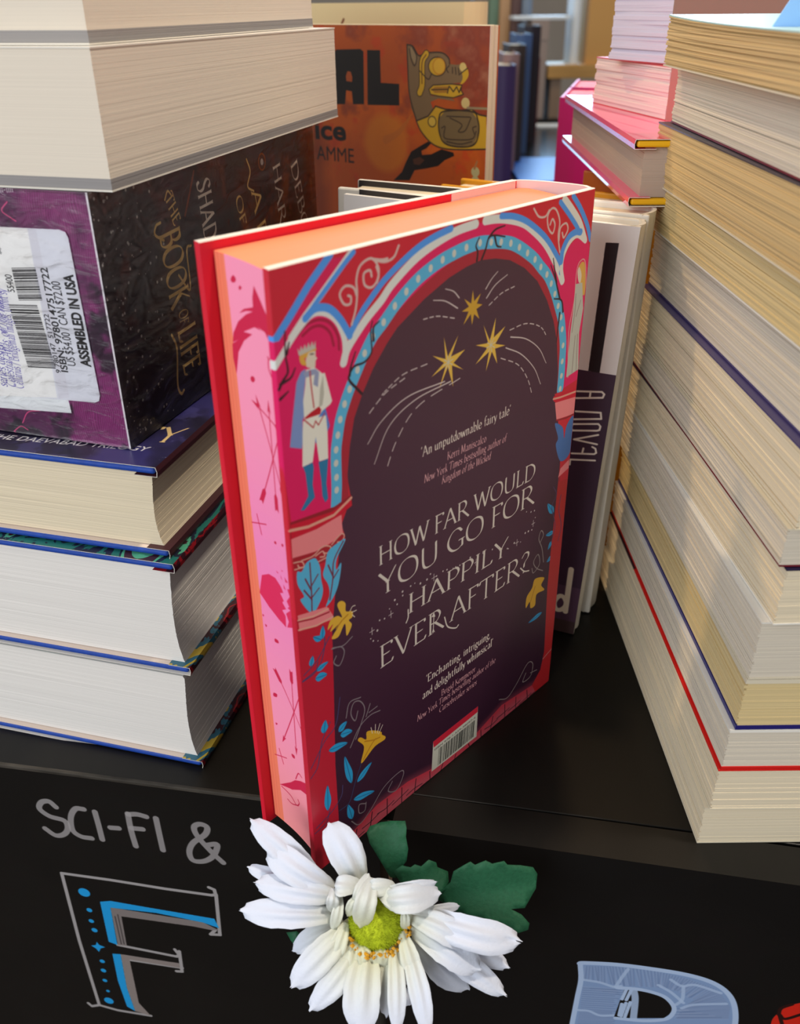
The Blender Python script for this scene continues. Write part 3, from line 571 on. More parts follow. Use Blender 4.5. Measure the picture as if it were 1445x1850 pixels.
def art_fore():
    """sprayed fore-edge: crimson creatures, arrows and a broken heart on pink; the far leaves stay orange"""
    p = Pic('fore_edge_print', 34, 240, 8, (248, 150, 182)); K = (204, 34, 74)
    yy = (np.arange(p.H)/p.k)[:, None]; xx = (np.arange(p.W)/p.k)[None, :]
    n = p.noise(20, 4, 3)
    p.tint(np.clip(.75-np.abs(yy-130)/80, 0, 1)*np.ones_like(xx), (240, 128, 190))  # cool daylight painted into the pink: more magenta at mid height
    p.tint(np.clip((60-yy)/60, 0, 1)*np.ones_like(xx), (246, 150, 150))  # warm light painted in towards the foot
    o = p.a; S = 4.0      # print shifted by S mm so the far leaves keep a margin
    def F(v): q = prs(v)+[S, 0]; return list(q.ravel())
    p.tint((xx < S+4.5-.5*(n-.5)+(240-yy)*.004), (240, 128, 98))
    p.line([S+1.5, 0, S+1.5, 240], .25, (222, 104, 80), smooth=0); p.line([S+3.1, 0, S+3.0, 240], .2, (226, 110, 86), smooth=0)
    for v in ([7.8, 233.0, 9.0, 232.2, 8.4, 231.1, 6.9, 230.8, 6.5, 231.7], [10.0, 230.0, 10.8, 230.5, 11.4, 229.9, 10.2, 229.1], [12.0, 203.0, 13.4, 203.2, 13.8, 202.2, 12.5, 201.2, 11.5, 201.8], [16.4, 146.2, 17.4, 146.5, 17.5, 145.6, 16.4, 145.4], [20.8, 147.3, 21.9, 147.5, 21.6, 146.5, 20.7, 146.5], [25.3, 152.0, 26.7, 152.3, 27.1, 151.0, 25.6, 150.3], [5.3, 110.9, 6.1, 110.7, 5.5, 109.9], [6.2, 106.9, 7.2, 106.7, 6.6, 105.8], [11.2, 103.0, 13.1, 103.1, 13.2, 101.9, 11.1, 101.5], [7.2, 75.3, 9.2, 75.7, 8.8, 74.1, 6.9, 73.6], [6.5, 59.9, 7.7, 60.1, 6.8, 58.9], [15.1, 49.5, 17.0, 49.8, 16.9, 48.3, 15.4, 48.1]):
        p.poly(F(v), K, smooth=1)
    fox = F([17.7, 231.9, 20.3, 228.5, 23.7, 224.1, 25.9, 220.6, 27.8, 214.1, 28.2, 207.1, 25.1, 214.7, 21.7, 219.1, 17.6, 219.8, 19.6, 219.1, 16.1, 219.3, 10.2, 216.6, 14.6, 216.8, 10.1, 213.8, 6.8, 209.5, 4.7, 201.9, 3.8, 207.0, 4.1, 211.5, 7.5, 213.6, 4.4, 212.0, 5.2, 215.2, 8.1, 219.3, 12.3, 222.3, 16.1, 224.0, 12.5, 223.4, 9.0, 222.0, 11.5, 223.8, 16.3, 225.3, 16.4, 228.1])
    p.poly(fox, K)
    for v in ([22.0, 211.8, 24.5, 210.3, 27.7, 208.2], [22.2, 211.0, 22.1, 208.0, 24.5, 204.8, 27.1, 203.6], [24.2, 225.0, 25.4, 226.4, 26.7, 225.9], [25.1, 231.4, 26.8, 231.9]): p.line(F(v), .5, K)
    def arrow(a, b, hd=2.4):
        a, b = np.array(a), np.array(b); d = (b-a)/np.hypot(*(b-a)); n = np.array([-d[1], d[0]])
        p.line(list(a)+list(b), .45, K, smooth=0)
        p.polys([np.array([b+d*2, b+n*.9-d*hd, b-d*hd*.6, b-n*.9-d*hd])], K)
        p.polys([np.array([a, a+n*1.0-d*1, a+n*1.0+d*4.5, a+d*6, a-n*1.0+d*4.5, a-n*1.0-d*1])], K)
    for v in ([28.0, 188.3, 12.6, 194.4], [25.1, 164.4, 14.0, 195.7], [19.7, 159.7, 20.1, 195.8], [11.3, 159.8, 25.6, 189.4], [9.5, 87.5, 30.5, 58.2], [19.7, 92.7, 18.6, 53.2], [27.0, 90.7, 10.5, 53.7]):
        q = prs(F(v)); arrow(q[0], q[1])
    for v in ([4.9, 120.1, 7.2, 128.5, 11.3, 130.8, 15.0, 130.9, 18.1, 128.7, 19.2, 126.9, 17.1, 125.8, 19.1, 123.5, 18.0, 122.4, 20.1, 120.6, 17.5, 118.8, 19.4, 117.3, 19.1, 112.3, 14.8, 113.4, 9.6, 116.1], [19.8, 112.7, 21.2, 115.9, 19.8, 118.6, 22.9, 121.6, 21.2, 121.7, 22.3, 122.8, 20.9, 124.4, 23.2, 127.5, 21.9, 129.9, 26.3, 131.9, 28.7, 130.8, 28.6, 123.7, 27.5, 116.7], [15.8, 134.4, 17.4, 134.0, 16.4, 133.7], [19.1, 136.2, 20.4, 136.3, 19.3, 135.7], [18.4, 134.0, 19.3, 132.1, 18.5, 132.6], [20.8, 134.2, 22.9, 132.9, 21.2, 132.3], [19.7, 130.7, 21.1, 129.0, 19.8, 129.1]):
        p.poly(F(v), (222, 44, 92))
    for v in ([4.7, 148.8, 12.5, 151.0], [7.8, 153.2, 9.4, 145.8], [4.1, 41.7, 11.4, 44.5], [7.1, 46.8, 9.0, 39.7]): p.line(F(v), .4, K, smooth=0)
    p.poly(F([5.1, 25.8, 12.7, 32.4, 15.8, 35.9, 19.7, 38.5, 23.4, 40.3, 30.9, 46.8, 30.5, 31.7, 27.3, 29.9, 24.6, 34.5, 19.2, 33.2, 13.2, 28.7]), K)
    for v in ([16.4, 37.1, 18.7, 41.8, 20.9, 41.3], [6.3, 25.5, 11.8, 24.3, 15.2, 21.6, 17.3, 24.1, 16.6, 25.8], [9.4, 20.5, 12.2, 20.0, 16.6, 22.4], [25.5, 106.4, 27.9, 104.3, 26.3, 101.8]): p.line(F(v), .5, K)
    return p

def art_box_left():
    p = Pic('slipcase_end_print', 129, 96, 9, (84, 34, 74))
    n = p.noise(26, 21, 5); m = p.noise(14, 22, 4)
    p.tint(np.clip((n-.5)*9, 0, 1), (136, 50, 112)); p.tint(np.clip((m-.58)*10, 0, 1)*.85, (30, 20, 34))
    g = p.noise(2.2, 23, 2)
    st = .5+.5*np.sin((np.arange(p.W)/p.k)[None, :]*7+m*30+n*20)
    p.tint(st*.35*np.clip((n-.48)*8, 0, 1), (58, 12, 44)); p.tint(np.clip((g-.6)*4, 0, 1)*.2, (170, 70, 130))
    for v in ([95.4, 91.4, 92.3, 88.3, 95.5, 86.0, 97.4, 84.9], [79.8, 4.6, 83.6, 9.7, 89.8, 11.2], [74.3, -0.0, 78.5, 2.9, 81.6, 1.7]): p.line(v, .5, (200, 70, 120))
    p.sans('ll-llll', (93.6, 94.4, 98.9, 94.7), 3, (210, 200, 205))
    # printed panel and the barcode sticker on top of it
    p.poly([52.6, 9.0, 104.7, 11.9, 104.5, 16.7, 53.8, 13.0], (224, 226, 228)); p.poly([74.7, 82.4, 112.3, 82.8, 103.8, 11.8, 52.6, 9.0], (226, 228, 230))
    k = (214, 214, 222)
    p.poly([74.7, 82.4, 115.3, 83.1, 117.7, 82.4, 118.5, 80.4, 119.5, 21.1, 118.7, 18.8, 116.7, 17.9, 54.6, 15.7], k)
    p.poly([102.1, 82.8, 105.7, 82.7, 105.4, 18.7, 100.3, 17.6], (208, 206, 214)); p.poly([74.7, 82.4, 102.1, 82.8, 99.6, 18.0, 54.0, 13.8], (230, 228, 226))
    K = (16, 14, 18)
    A, B, D = prs([101.8, 30.3, 99.3, 55.0, 89.0, 29.5]); p.bars(A, B, D, 5, K, 40)
    A, B, D = prs([102.1, 56.9, 102.0, 69.1, 91.6, 56.0]); p.bars(A, B, D, 8, K, 20)
    p.sans('55400', (90.6, 58.9, 90.8, 65.4), 3.2, K)
    p.sans('9 780147  517722', (103.8, 28.6, 103.5, 51.7), 2.3, K)
    p.sans('ISBN: 9780147517722', (107.1, 29.3, 107.1, 69.2), 3.2, K, .012)
    p.sans('US $54.00 / CAN $72.00', (111.2, 32.2, 111.3, 64.4), 4.0, K)
    p.sans('ASSEMBLED IN USA', (117.9, 32.5, 117.5, 67.5), 4.4, K, .035)
    p.sans('**', (89.9, 72.7, 90.0, 75.3), 3, K)
    U = (70, 60, 150)
    p.serif('series design', (77.0, 19.8, 79.6, 38.5), 4.4, U, 10); p.serif('or The Harmo', (82.6, 42.3, 83.7, 59.4), 4.4, U, 10, .2)
    p.serif('Celestial Atlas; or The Harmo', (81.0, 19.9, 84.5, 59.4), 4.4, U, 10, .18)
    p.serif('Cellarius / Bridgeman Images; (front sy', (84.7, 19.9, 86.9, 59.6), 4.4, U, 10)
    p.line([128.6, 0, 128.6, 96], .8, (226, 220, 224), smooth=0)
    return p
def art_box_right():
    p = Pic('slipcase_spine_print', 198, 96, 7, (72, 60, 62))
    n = p.noise(40, 31, 5); m = p.noise(16, 32, 4); xx = (np.arange(p.W)/p.k)[None, :]; yy = (np.arange(p.H)/p.k)[:, None]
    p.tint(np.clip((n-.5)*6, 0, 1)*.7, (98, 78, 66)); p.tint(np.clip((m-.58)*8, 0, 1)*.6, (130, 66, 58))
    p.tint(np.clip((xx-60)/60, 0, 1)*np.clip((yy-30)/50, 0, 1)*np.clip((n-.35)*4, 0, 1), (104, 46, 32))
    p.tint(np.clip((xx-40)/40, 0, 1)*np.clip((70-xx)/30, 0, 1)*np.clip((yy-78)/14, 0, 1), (150, 40, 66))
    p.tint(np.clip((26-yy)/26, 0, 1)*.6, (30, 30, 66))
    p.tint(np.clip((m-.66)*9, 0, 1)*.5*np.clip((xx-70)/40, 0, 1), (176, 96, 40))
    for i in range(120):
        x, y = random.uniform(1, 48)*random.random()**.4, random.uniform(2, 94); p.dot(x, y, random.choice((.25, .4, .6)), (226, 220, 210), al=.9)
    G = (250, 210, 132); T = (244, 230, 212)
    p.serif('THE', (47.9, 86.1, 52.1, 74.0), 6, G, 18); p.serif('BOOK', (40.6, 73.3, 42.0, 42.9), 15, G, 19)
    p.serif('OF', (47.1, 40.7, 47.0, 34.7), 7, G, 18); p.serif('LIFE', (44.5, 33.3, 45.2, 12.9), 14, G, 19)
    p.line([43.2, 70.7, 37.6, 74.0, 39.0, 77.0, 42.4, 77.6], 1.2, G); p.line([50.7, 55.0, 58.2, 47.2, 59.2, 63.0, 63.1, 64.2], 1.1, G)
    p.line([39.5, 33.3, 42.0, 26.5, 39.0, 12.0, 40.7, 7.0, 43.1, 7.7], 1.3, G); p.line([47.7, 85.2, 50.4, 88.0, 52.6, 86.3], .9, G)
    p.serif('SHADOW', (73.1, 88.0, 75.8, 45.9), 11, T, 18); p.serif('OF NIGHT', (105.6, 75.5, 117.0, 25.6), 6, G, 15)
    p.serif('A DISCOVERY', (121.7, 75.4, 142.4, -28.4), 9, G, 14); p.line([119.7, 90.1, 122.3, 84.4, 118.6, 78.6, 124.3, 75.5], 1, G)
    p.serif('DEBORAH', (167.3, 80.9, 186.3, 14.7), 8, T, 13); p.serif('HARKNESS', (146.5, 83.6, 155.3, 11.5), 8, T, 13)
    c = prs([135.2, 86.8])[0]; p.dot(c[0], c[1], 4, (176, 96, 40)); p.dot(c[0], c[1], 3.2, (92, 50, 36)); p.dot(c[0], c[1], 1.5, (214, 204, 196))
    p.line([61.2, 76.7, 67.3, 85.1, 72.0, 92.0], 1.2, (150, 80, 60), smooth=0)
    return p
def art_jacket_top():
    p = Pic('navy_jacket_print', 155, 235, 6, (28, 24, 44))
    n = p.noise(40, 41, 4); p.tint(np.clip((n-.55)*7, 0, 1)*.8, (52, 48, 104)); m = p.noise(9, 42, 4); p.tint(np.clip((m-.62)*9, 0, 1)*.5, (70, 66, 120))
    for i in range(400): p.dot(random.uniform(0, 155), random.uniform(0, 235), .2, (150, 150, 190), al=.5)
    p.sans('THE DAEVABAD TRILOGY', (76.4, 8.0, 145.1, 12.0), 4.2, (210, 206, 204), .01, .2)
    p.serif('CITY', (117.9, 17.9, 152.0, 21.9), 14, (206, 176, 120), 14, .1)
    return p
def art_orange():
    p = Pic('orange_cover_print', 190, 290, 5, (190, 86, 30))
    n = p.noise(40, 51, 5); m = p.noise(22, 52, 5); q = p.noise(10, 53, 4); xx = (np.arange(p.W)/p.k)[None, :]; yy = (np.arange(p.H)/p.k)[:, None]
    p.tint(np.clip((n-.46)*6, 0, 1)*.8, (216, 102, 26)); p.tint(np.clip((m-.54)*7, 0, 1)*.7, (136, 58, 42)); p.tint(np.clip((q-.6)*7, 0, 1)*.5, (206, 60, 26))
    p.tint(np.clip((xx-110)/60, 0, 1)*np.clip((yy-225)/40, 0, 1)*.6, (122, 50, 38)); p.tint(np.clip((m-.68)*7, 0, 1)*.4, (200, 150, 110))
    c = prs([115.0, 222.2, 121.9, 231.7]); d = np.hypot(xx-c[0][0], yy-c[0][1])
    p.tint(np.clip((20-d)/5, 0, 1)*(.6+.4*n), (214, 124, 34)); p.line([115.0, 224.2, 124.5, 228.8, 131.2, 235.2, 135.1, 240.3], 5, (196, 108, 40), .8, w1=1)
    p.tint(np.clip((70-xx)/12, 0, 1)*np.clip((235-yy)/20, 0, 1)*.5, (84, 30, 18))  # shadow of the left stack painted into the lower left
    K = (30, 24, 22)
    p.poly([73.3, 270.9, 76.1, 275.5, 96.0, 276.2, 98.4, 274.9, 97.9, 244.5, 88.8, 244.1, 88.1, 251.7, 83.5, 252.2, 82.1, 243.8, 74.1, 243.4, 72.2, 261.6], K)
    p.poly([83.8, 257.6, 83.6, 260.5, 85.1, 263.4, 87.6, 263.1, 88.9, 260.0, 88.5, 257.2], (188, 90, 40))
    p.poly([101.4, 275.7, 111.5, 275.8, 111.7, 257.5, 126.0, 257.3, 125.9, 245.1, 100.8, 244.3], K)
    p.sans('ice', (55.1, 221.3, 82.1, 221.8), 12.5, K, .03); p.sans('AMME', (55.6, 207.8, 88.2, 207.9), 9.5, K, .0)
    B, G, L = (128, 102, 70), (206, 160, 40), (58, 44, 34)
    # carved beast's head on a golden collar
    p.poly([132.0, 279.2, 136.4, 278.3, 140.8, 273.4, 146.3, 274.9, 157.2, 275.3, 162.3, 272.5, 163.1, 269.4, 168.1, 269.1, 171.6, 269.6, 172.3, 267.8, 173.6, 263.4, 171.4, 259.7, 160.0, 258.4, 151.4, 257.6, 148.4, 255.2, 150.3, 251.5, 160.1, 251.9, 166.2, 250.3, 167.5, 249.4, 155.2, 250.3, 149.7, 248.2, 151.6, 244.0, 147.9, 240.0, 139.0, 237.1, 135.1, 244.1, 133.2, 255.5, 132.4, 266.8], B, smooth=0)
    p.line([132.0, 279.2, 132.6, 266.8, 133.8, 251.8, 139.0, 237.1], .8, L); p.line([132.0, 279.2, 136.4, 278.3, 140.8, 273.4, 146.3, 274.9, 157.2, 275.3, 162.3, 272.5, 163.1, 269.4], .8, L)
    p.poly([133.9, 276.9, 135.8, 278.3, 139.2, 273.4, 138.3, 268.3, 135.2, 272.4], (150, 126, 92)); p.line([133.9, 276.9, 135.2, 271.4, 137.7, 267.8, 139.2, 272.9, 135.8, 278.3], .7, L)
    p.line([146.3, 274.4, 143.3, 269.8, 143.3, 257.8, 141.5, 253.0], 4.6, L); p.line([146.3, 274.4, 143.3, 269.8, 143.3, 257.8, 141.5, 253.0], 3.6, G); p.line([146.1, 274.0, 143.2, 269.6, 143.2, 258.2], .7, (110, 72, 24))
    p.dot(*prs([154.3, 267.8])[0], 6.6, L, 5.4); p.dot(*prs([154.3, 267.8])[0], 6.0, G, 4.8); p.dot(*prs([155.6, 268.0])[0], 4.7, (190, 124, 30)); p.dot(*prs([155.6, 268.0])[0], 4.1, (214, 164, 50))
    for v in ([162.3, 264.8, 161.0, 266.6, 162.8, 268.5], [165.3, 264.5, 165.2, 267.6], [167.7, 264.1, 167.2, 267.7], [170.0, 263.7, 169.4, 267.3], [141.4, 265.2, 147.7, 260.7, 150.1, 263.6]): p.line(v, .6, L)
    p.poly([170.5, 269.1, 172.8, 270.1, 175.8, 267.0, 176.5, 263.5, 173.7, 259.8, 170.8, 258.8, 172.5, 262.4], G, smooth=1); p.dot(*prs([172.5, 268.0])[0], 2.4, (216, 186, 110)); p.line([170.6, 264.2, 173.5, 266.1, 175.8, 267.5], .6, L)
    p.poly([148.4, 255.2, 151.4, 257.6, 164.8, 258.7, 172.0, 258.3, 171.5, 255.6, 173.3, 253.4, 166.2, 251.2, 155.2, 251.7, 149.6, 252.4], G, smooth=0); p.line([148.4, 255.2, 151.4, 257.6, 164.8, 258.7, 172.0, 258.3, 171.5, 255.6, 173.3, 253.4, 166.2, 251.2, 155.2, 251.7, 149.6, 252.4, 148.4, 255.2], .6, L, smooth=0)
    p.poly([150.2, 255.2, 152.7, 256.7, 163.0, 257.4, 161.9, 253.8, 152.7, 253.3], (168, 116, 40)); p.line([150.2, 255.0, 161.9, 255.7], .6, L, smooth=0)
    for v in ([163.6, 257.1, 166.1, 254.5, 168.4, 257.3], [168.4, 257.3, 170.3, 254.2, 171.4, 257.0], [163.0, 257.4, 161.9, 253.6]): p.line(v, .7, L, smooth=0)
    p.poly([139.0, 236.8, 147.9, 240.0, 153.4, 246.0, 160.3, 244.6, 172.4, 244.5, 179.5, 245.5, 184.4, 242.8, 189.7, 242.2, 190.5, 223.9, 173.1, 222.4, 159.5, 222.2, 150.6, 224.6, 142.8, 230.9], G); p.line([139.0, 236.8, 147.9, 240.0, 153.4, 246.0, 160.3, 244.6, 172.4, 244.5, 179.5, 245.5, 184.4, 242.8, 189.7, 242.2], .8, L, smooth=0); p.line([139.0, 236.8, 142.8, 230.9, 150.6, 224.6, 159.5, 222.2, 173.1, 222.4, 190.5, 223.9], .8, L)
    p.poly([156.0, 239.4, 160.3, 243.5, 179.6, 244.2, 183.9, 240.0, 184.8, 232.6, 181.5, 225.7, 170.6, 223.8, 160.6, 225.2, 156.5, 230.8], (122, 100, 66), smooth=0); p.line([156.0, 239.4, 160.3, 243.5, 179.6, 244.2, 183.9, 240.0, 184.8, 232.6, 181.5, 225.7, 170.6, 223.8, 160.6, 225.2, 156.5, 230.8], .9, L, closed=1)
    for v in ([159.9, 232.0, 160.6, 228.2, 169.3, 227.8, 180.2, 229.0, 183.0, 233.4], [164.0, 239.9, 172.7, 236.6, 170.3, 232.6, 175.2, 233.4, 179.1, 240.7], [161.6, 240.7, 178.5, 241.1], [158.0, 233.8, 160.5, 234.9, 159.9, 231.0], [182.9, 236.2, 180.5, 235.1, 181.8, 231.9], [161.9, 226.3, 171.8, 225.5, 180.2, 227.5]): p.line(v, .6, L)
    p.dot(*prs([150.9, 237.1])[0], 3.3, L); p.dot(*prs([150.9, 237.1])[0], 2.7, (214, 176, 70)); p.dot(*prs([174.9, 248.7])[0], 3, (212, 186, 120))
    p.line([176.5, 246.1, 189.5, 246.3], 1.4, (150, 130, 96))
    # dark hand
    p.poly([120.8, 199.8, 127.6, 205.6, 131.0, 212.1, 135.0, 218.5, 140.3, 221.4, 148.0, 225.4, 150.3, 224.5, 146.8, 221.3, 142.9, 219.6, 143.5, 217.1, 150.6, 218.1, 158.2, 221.6, 167.0, 220.3, 167.7, 218.4, 160.8, 215.4, 155.8, 211.5, 146.8, 209.3, 137.7, 207.5, 133.7, 201.0], (34, 24, 20)); p.poly([136.4, 214.0, 141.6, 215.9, 145.5, 214.2, 141.6, 210.9, 137.0, 211.0], (84, 48, 30))
    for q_ in prs([183.3, 210.3, 183.5, 204.9]): p.dot(*q_, 3, (196, 186, 130))
    p.line([182.6, 212.2, 184.3, 216.3], 1.4, (180, 120, 70))
    return p
def art_white_novel():
    p = Pic('white_novel_print', 139, 217, 5, (226, 220, 214))
    p.poly([124.5, 209.0, 130.1, 209.4, 130.5, 149.8, 125.2, 150.1], (24, 16, 20), smooth=0)
    a = prs([120.9, 149.2, 139.3, 150.8]); y = a[:, 1].mean(); p.polys([np.array([[0, y], [139, y], [139, 0], [0, 0]])], (62, 40, 58))
    p.polys([np.array([[0, 30], [139, 30], [139, 0], [0, 0]])], (84, 56, 76))
    p.polys([np.array([[0, 8], [139, 8], [139, 0], [0, 0]])], (70, 50, 50))
    K = (236, 226, 210)
    for v in ([121.4, 139.2, 132.9, 140.9, 134.2, 139.9, 133.7, 138.1, 121.4, 135.7], [127.7, 140.2, 127.7, 136.9], [122.1, 129.0, 133.9, 130.5, 134.6, 127.4, 121.8, 124.8], [121.9, 122.3, 133.6, 124.6, 134.8, 123.5, 134.6, 121.6, 133.4, 121.0, 121.9, 118.9, 121.1, 120.2, 121.5, 122.0], [134.4, 119.0, 123.2, 114.4, 134.5, 114.0], [132.5, 112.2, 134.1, 111.6, 134.8, 109.5, 133.9, 108.6, 123.1, 106.8], [128.4, 110.6, 128.1, 107.8], [134.8, 105.3, 122.8, 103.4, 122.9, 100.6]):
        p.line(v, 1.0, K, smooth=0)
    p.line([131.6, 40.7, 132.0, 13.7], 3.0, (236, 220, 196), smooth=0); p.line([131.8, 19.1, 130.0, 22.4, 127.8, 22.7, 125.9, 19.8, 125.6, 16.7, 126.9, 13.9, 129.1, 13.9, 131.1, 16.0], 2.6, (236, 220, 196), closed=1)
    return p
def art_panel_left():
    p = Pic('chalk_panel_left', 380, 400, 4, (12, 11, 10))
    n = p.noise(60, 61, 4); p.tint(np.clip((n-.5)*3, 0, 1)*.25, (30, 26, 24))
    C_ = (150, 146, 146); B = (26, 142, 204)
    for v in ([222.5, 376.4, 219.6, 379.6, 215.6, 378.3, 213.7, 373.7, 217.9, 369.5, 225.0, 367.7, 225.5, 362.2, 222.5, 357.9, 218.0, 356.6, 213.6, 360.4], [236.6, 377.5, 232.4, 377.0, 228.9, 370.9, 228.0, 362.0, 231.5, 358.3, 236.9, 358.0], [242.0, 376.7, 242.2, 368.4, 242.3, 358.2], [248.0, 367.3, 252.2, 367.7], [258.5, 378.4, 258.3, 367.7, 258.9, 356.8], [258.7, 378.1, 263.1, 378.9, 267.4, 378.1], [258.8, 369.0, 264.3, 369.3], [272.1, 377.9, 272.2, 367.8, 272.4, 356.7], [301.6, 353.8, 296.7, 360.1, 291.1, 369.5, 290.1, 375.4, 293.1, 378.0, 296.4, 376.6, 294.9, 371.5, 288.3, 364.7, 285.6, 358.0, 286.7, 352.5, 292.2, 353.0, 297.3, 357.7, 300.0, 365.7, 295.0, 364.5]):
        p.line(v, 3.1, C_, .85)
    W1 = 2.0
    for v in ([208.7, 220.1, 210.4, 217.8, 215.2, 220.1, 214.4, 276.5, 215.5, 329.0, 241.2, 329.3, 269.6, 328.7, 293.0, 329.0, 295.2, 329.8, 294.9, 333.4, 292.3, 334.5], [295.4, 329.9, 294.8, 317.8, 293.9, 299.3], [293.9, 299.3, 289.0, 298.5, 291.8, 302.4], [236.1, 277.8, 268.0, 275.8, 269.7, 277.4, 267.8, 281.5], [270.1, 280.6, 269.3, 263.6, 266.2, 263.1], [269.8, 266.8, 240.3, 266.5], [215.2, 220.1, 225.7, 218.1, 245.1, 218.2]):
        p.line(v, W1, C_, smooth=0)
    p.poly([237.4, 308.0, 243.3, 307.9, 285.7, 307.4, 293.8, 302.9, 289.9, 302.0, 280.4, 302.7, 242.3, 302.0, 241.2, 278.2, 236.1, 277.8], (118, 110, 108)); p.poly([236.3, 270.2, 268.7, 270.4, 268.7, 266.5, 240.8, 266.7, 239.8, 228.6, 245.1, 218.2, 236.3, 220.1, 234.9, 240.6], (128, 118, 114))
    p.poly([232.4, 311.2, 238.3, 313.1, 257.7, 312.4, 292.4, 311.4, 294.1, 304.4, 285.7, 307.1, 261.9, 308.9, 237.4, 307.7, 235.9, 277.7, 231.3, 279.2], B); p.poly([231.6, 269.5, 236.3, 270.2, 234.9, 240.6, 236.3, 220.1, 232.0, 223.2, 230.6, 246.0], B)
    for v in ([238.7, 301.2, 238.3, 279.0], [240.5, 303.0, 239.9, 279.4]): p.line(v, .7, (70, 64, 64))
    for x, y, r in ((457, 700, 2.4), (486, 796, 1.3), (496, 855, 1.3), (514, 905, 1.4), (556, 1074, 1.3), (562, 1124, 1.3), (570, 1178, 1.2), (587, 1236, .9), (592, 1288, 2.0)):
        pass
    for (x, y), r in zip(prs([225.0, 316.6, 225.2, 303.1, 224.6, 294.4, 225.0, 287.2, 224.5, 261.3, 223.7, 253.2, 222.9, 244.3, 223.0, 234.9, 221.9, 225.9]), (3.2, 1.6, 1.5, 1.7, 1.5, 1.6, 1.4, 1.1, 2.8)): p.dot(x, y, r, B)
    p.poly([220.5, 273.6, 223.3, 274.7, 224.4, 277.6, 225.4, 275.3, 228.5, 274.0, 225.7, 272.4, 224.1, 269.0, 222.9, 271.6], B)
    return p
def art_panel_right():
    p = Pic('chalk_panel_right', 420, 400, 4, (11, 10, 10))
    n = p.noise(60, 62, 4); p.tint(np.clip((n-.5)*3, 0, 1)*.25, (28, 24, 22))
    A, D, L = (122, 146, 184), (92, 112, 148), (162, 182, 212)
    out = [84.3, 329.9, 86.3, 331.0, 100.3, 333.5, 115.3, 334.4, 128.9, 334.3, 139.6, 332.2, 147.0, 327.3, 151.8, 319.0, 154.5, 305.2, 153.7, 291.3, 145.0, 277.2, 122.1, 268.4, 122.8, 236.5, 86.0, 223.8, 84.8, 284.3, 85.4, 305.2, 85.8, 318.7]
    p.poly(out, A); 
    rg = random.Random(4)
    q = prs([86.9, 328.6, 87.8, 319.2, 100.5, 331.7, 103.3, 319.6, 117.0, 333.0, 119.1, 322.7, 130.8, 331.1, 127.5, 322.5, 143.4, 326.9, 135.9, 317.0, 150.2, 317.2, 131.0, 309.0, 150.9, 308.2, 130.4, 302.1, 87.5, 313.8, 102.1, 316.6, 87.8, 296.4, 102.4, 299.3, 87.6, 285.1, 103.4, 289.9])
    for i in range(0, len(q)-2, 2):
        for k in range(22):
            t = k/22; a = q[i]*(1-t)+q[min(i+2, len(q)-2)]*t; b = q[i+1]*(1-t)+q[min(i+3, len(q)-1)]*t
            p.line([a[0], a[1], b[0]+rg.uniform(-1, 1), b[1]], .8, D if k % 2 else (146, 160, 190), .35, smooth=0)
    for v in ([87.0, 319.0, 94.1, 319.0, 100.5, 317.5, 103.4, 319.0], [101.2, 317.7, 103.4, 326.1, 105.1, 331.6], [123.6, 329.1, 128.6, 326.0, 134.2, 328.2, 145.1, 325.5], [129.4, 325.6, 130.2, 316.7, 128.2, 312.2], [130.8, 310.3, 135.6, 314.3, 148.5, 318.7], [86.7, 296.0, 91.4, 296.7, 96.5, 294.8, 102.7, 296.6], [119.0, 323.9, 124.8, 320.4, 131.0, 314.3]): p.line(v, 1.6, L, .8)
    p.line([84.3, 329.9, 86.3, 331.0, 100.3, 333.5, 115.3, 334.4, 128.9, 334.3, 139.6, 332.2, 147.0, 327.3, 151.8, 319.0, 154.5, 305.2, 153.7, 291.3], 2.6, L); p.line([84.6, 329.3, 85.8, 318.7, 85.4, 305.2, 84.8, 284.3], 2.4, L)
    p.poly([105.1, 317.5, 110.5, 318.3, 117.5, 317.7, 123.2, 315.4, 126.9, 310.5, 127.2, 305.9, 124.3, 301.0, 110.6, 296.9, 102.9, 295.0, 104.0, 306.5], (13, 12, 12))
    p.line([102.0, 317.3, 110.4, 318.6, 117.4, 318.1, 123.1, 316.0, 127.3, 310.6, 127.6, 305.3, 124.8, 300.1, 115.5, 296.3, 103.7, 294.8], 2.2, L)
    p.line([109.1, 317.9, 110.5, 311.1, 111.4, 297.1], 3.2, L, .9)
    for v in ([106.0, 317.1, 104.9, 309.5], [108.1, 317.6, 106.8, 309.4], [105.2, 306.2, 104.9, 297.2], [106.9, 307.4, 105.9, 296.9], [108.7, 308.5, 107.6, 296.7]): p.line(v, 1.6, L, smooth=0)
    p.poly([168.8, 309.5, 170.6, 319.3, 174.5, 325.6, 187.6, 331.9, 197.7, 318.2, 196.4, 290.8, 174.1, 289.3], (196, 34, 20), smooth=1)
    for v in ([170.6, 317.3, 170.8, 321.9, 174.5, 325.8], [171.0, 317.4, 173.7, 315.0, 179.3, 319.9], [171.1, 316.8, 173.3, 310.9]): p.line(v, 1.6, (40, 12, 10))
    return p
def art_cream():
    p = Pic('cream_cover_print', 150, 300, 3, (222, 200, 150))
    for x, y in ((20, 279), (36, 284)):
        p.line([x, y-6, x+3, y+1, x+7, y+2, x+8, y-3, x+5, y-4], 1.2, (120, 66, 40))
    p.line([38, 276, 42, 284, 46, 290], 1.6, (120, 66, 40))
    return p

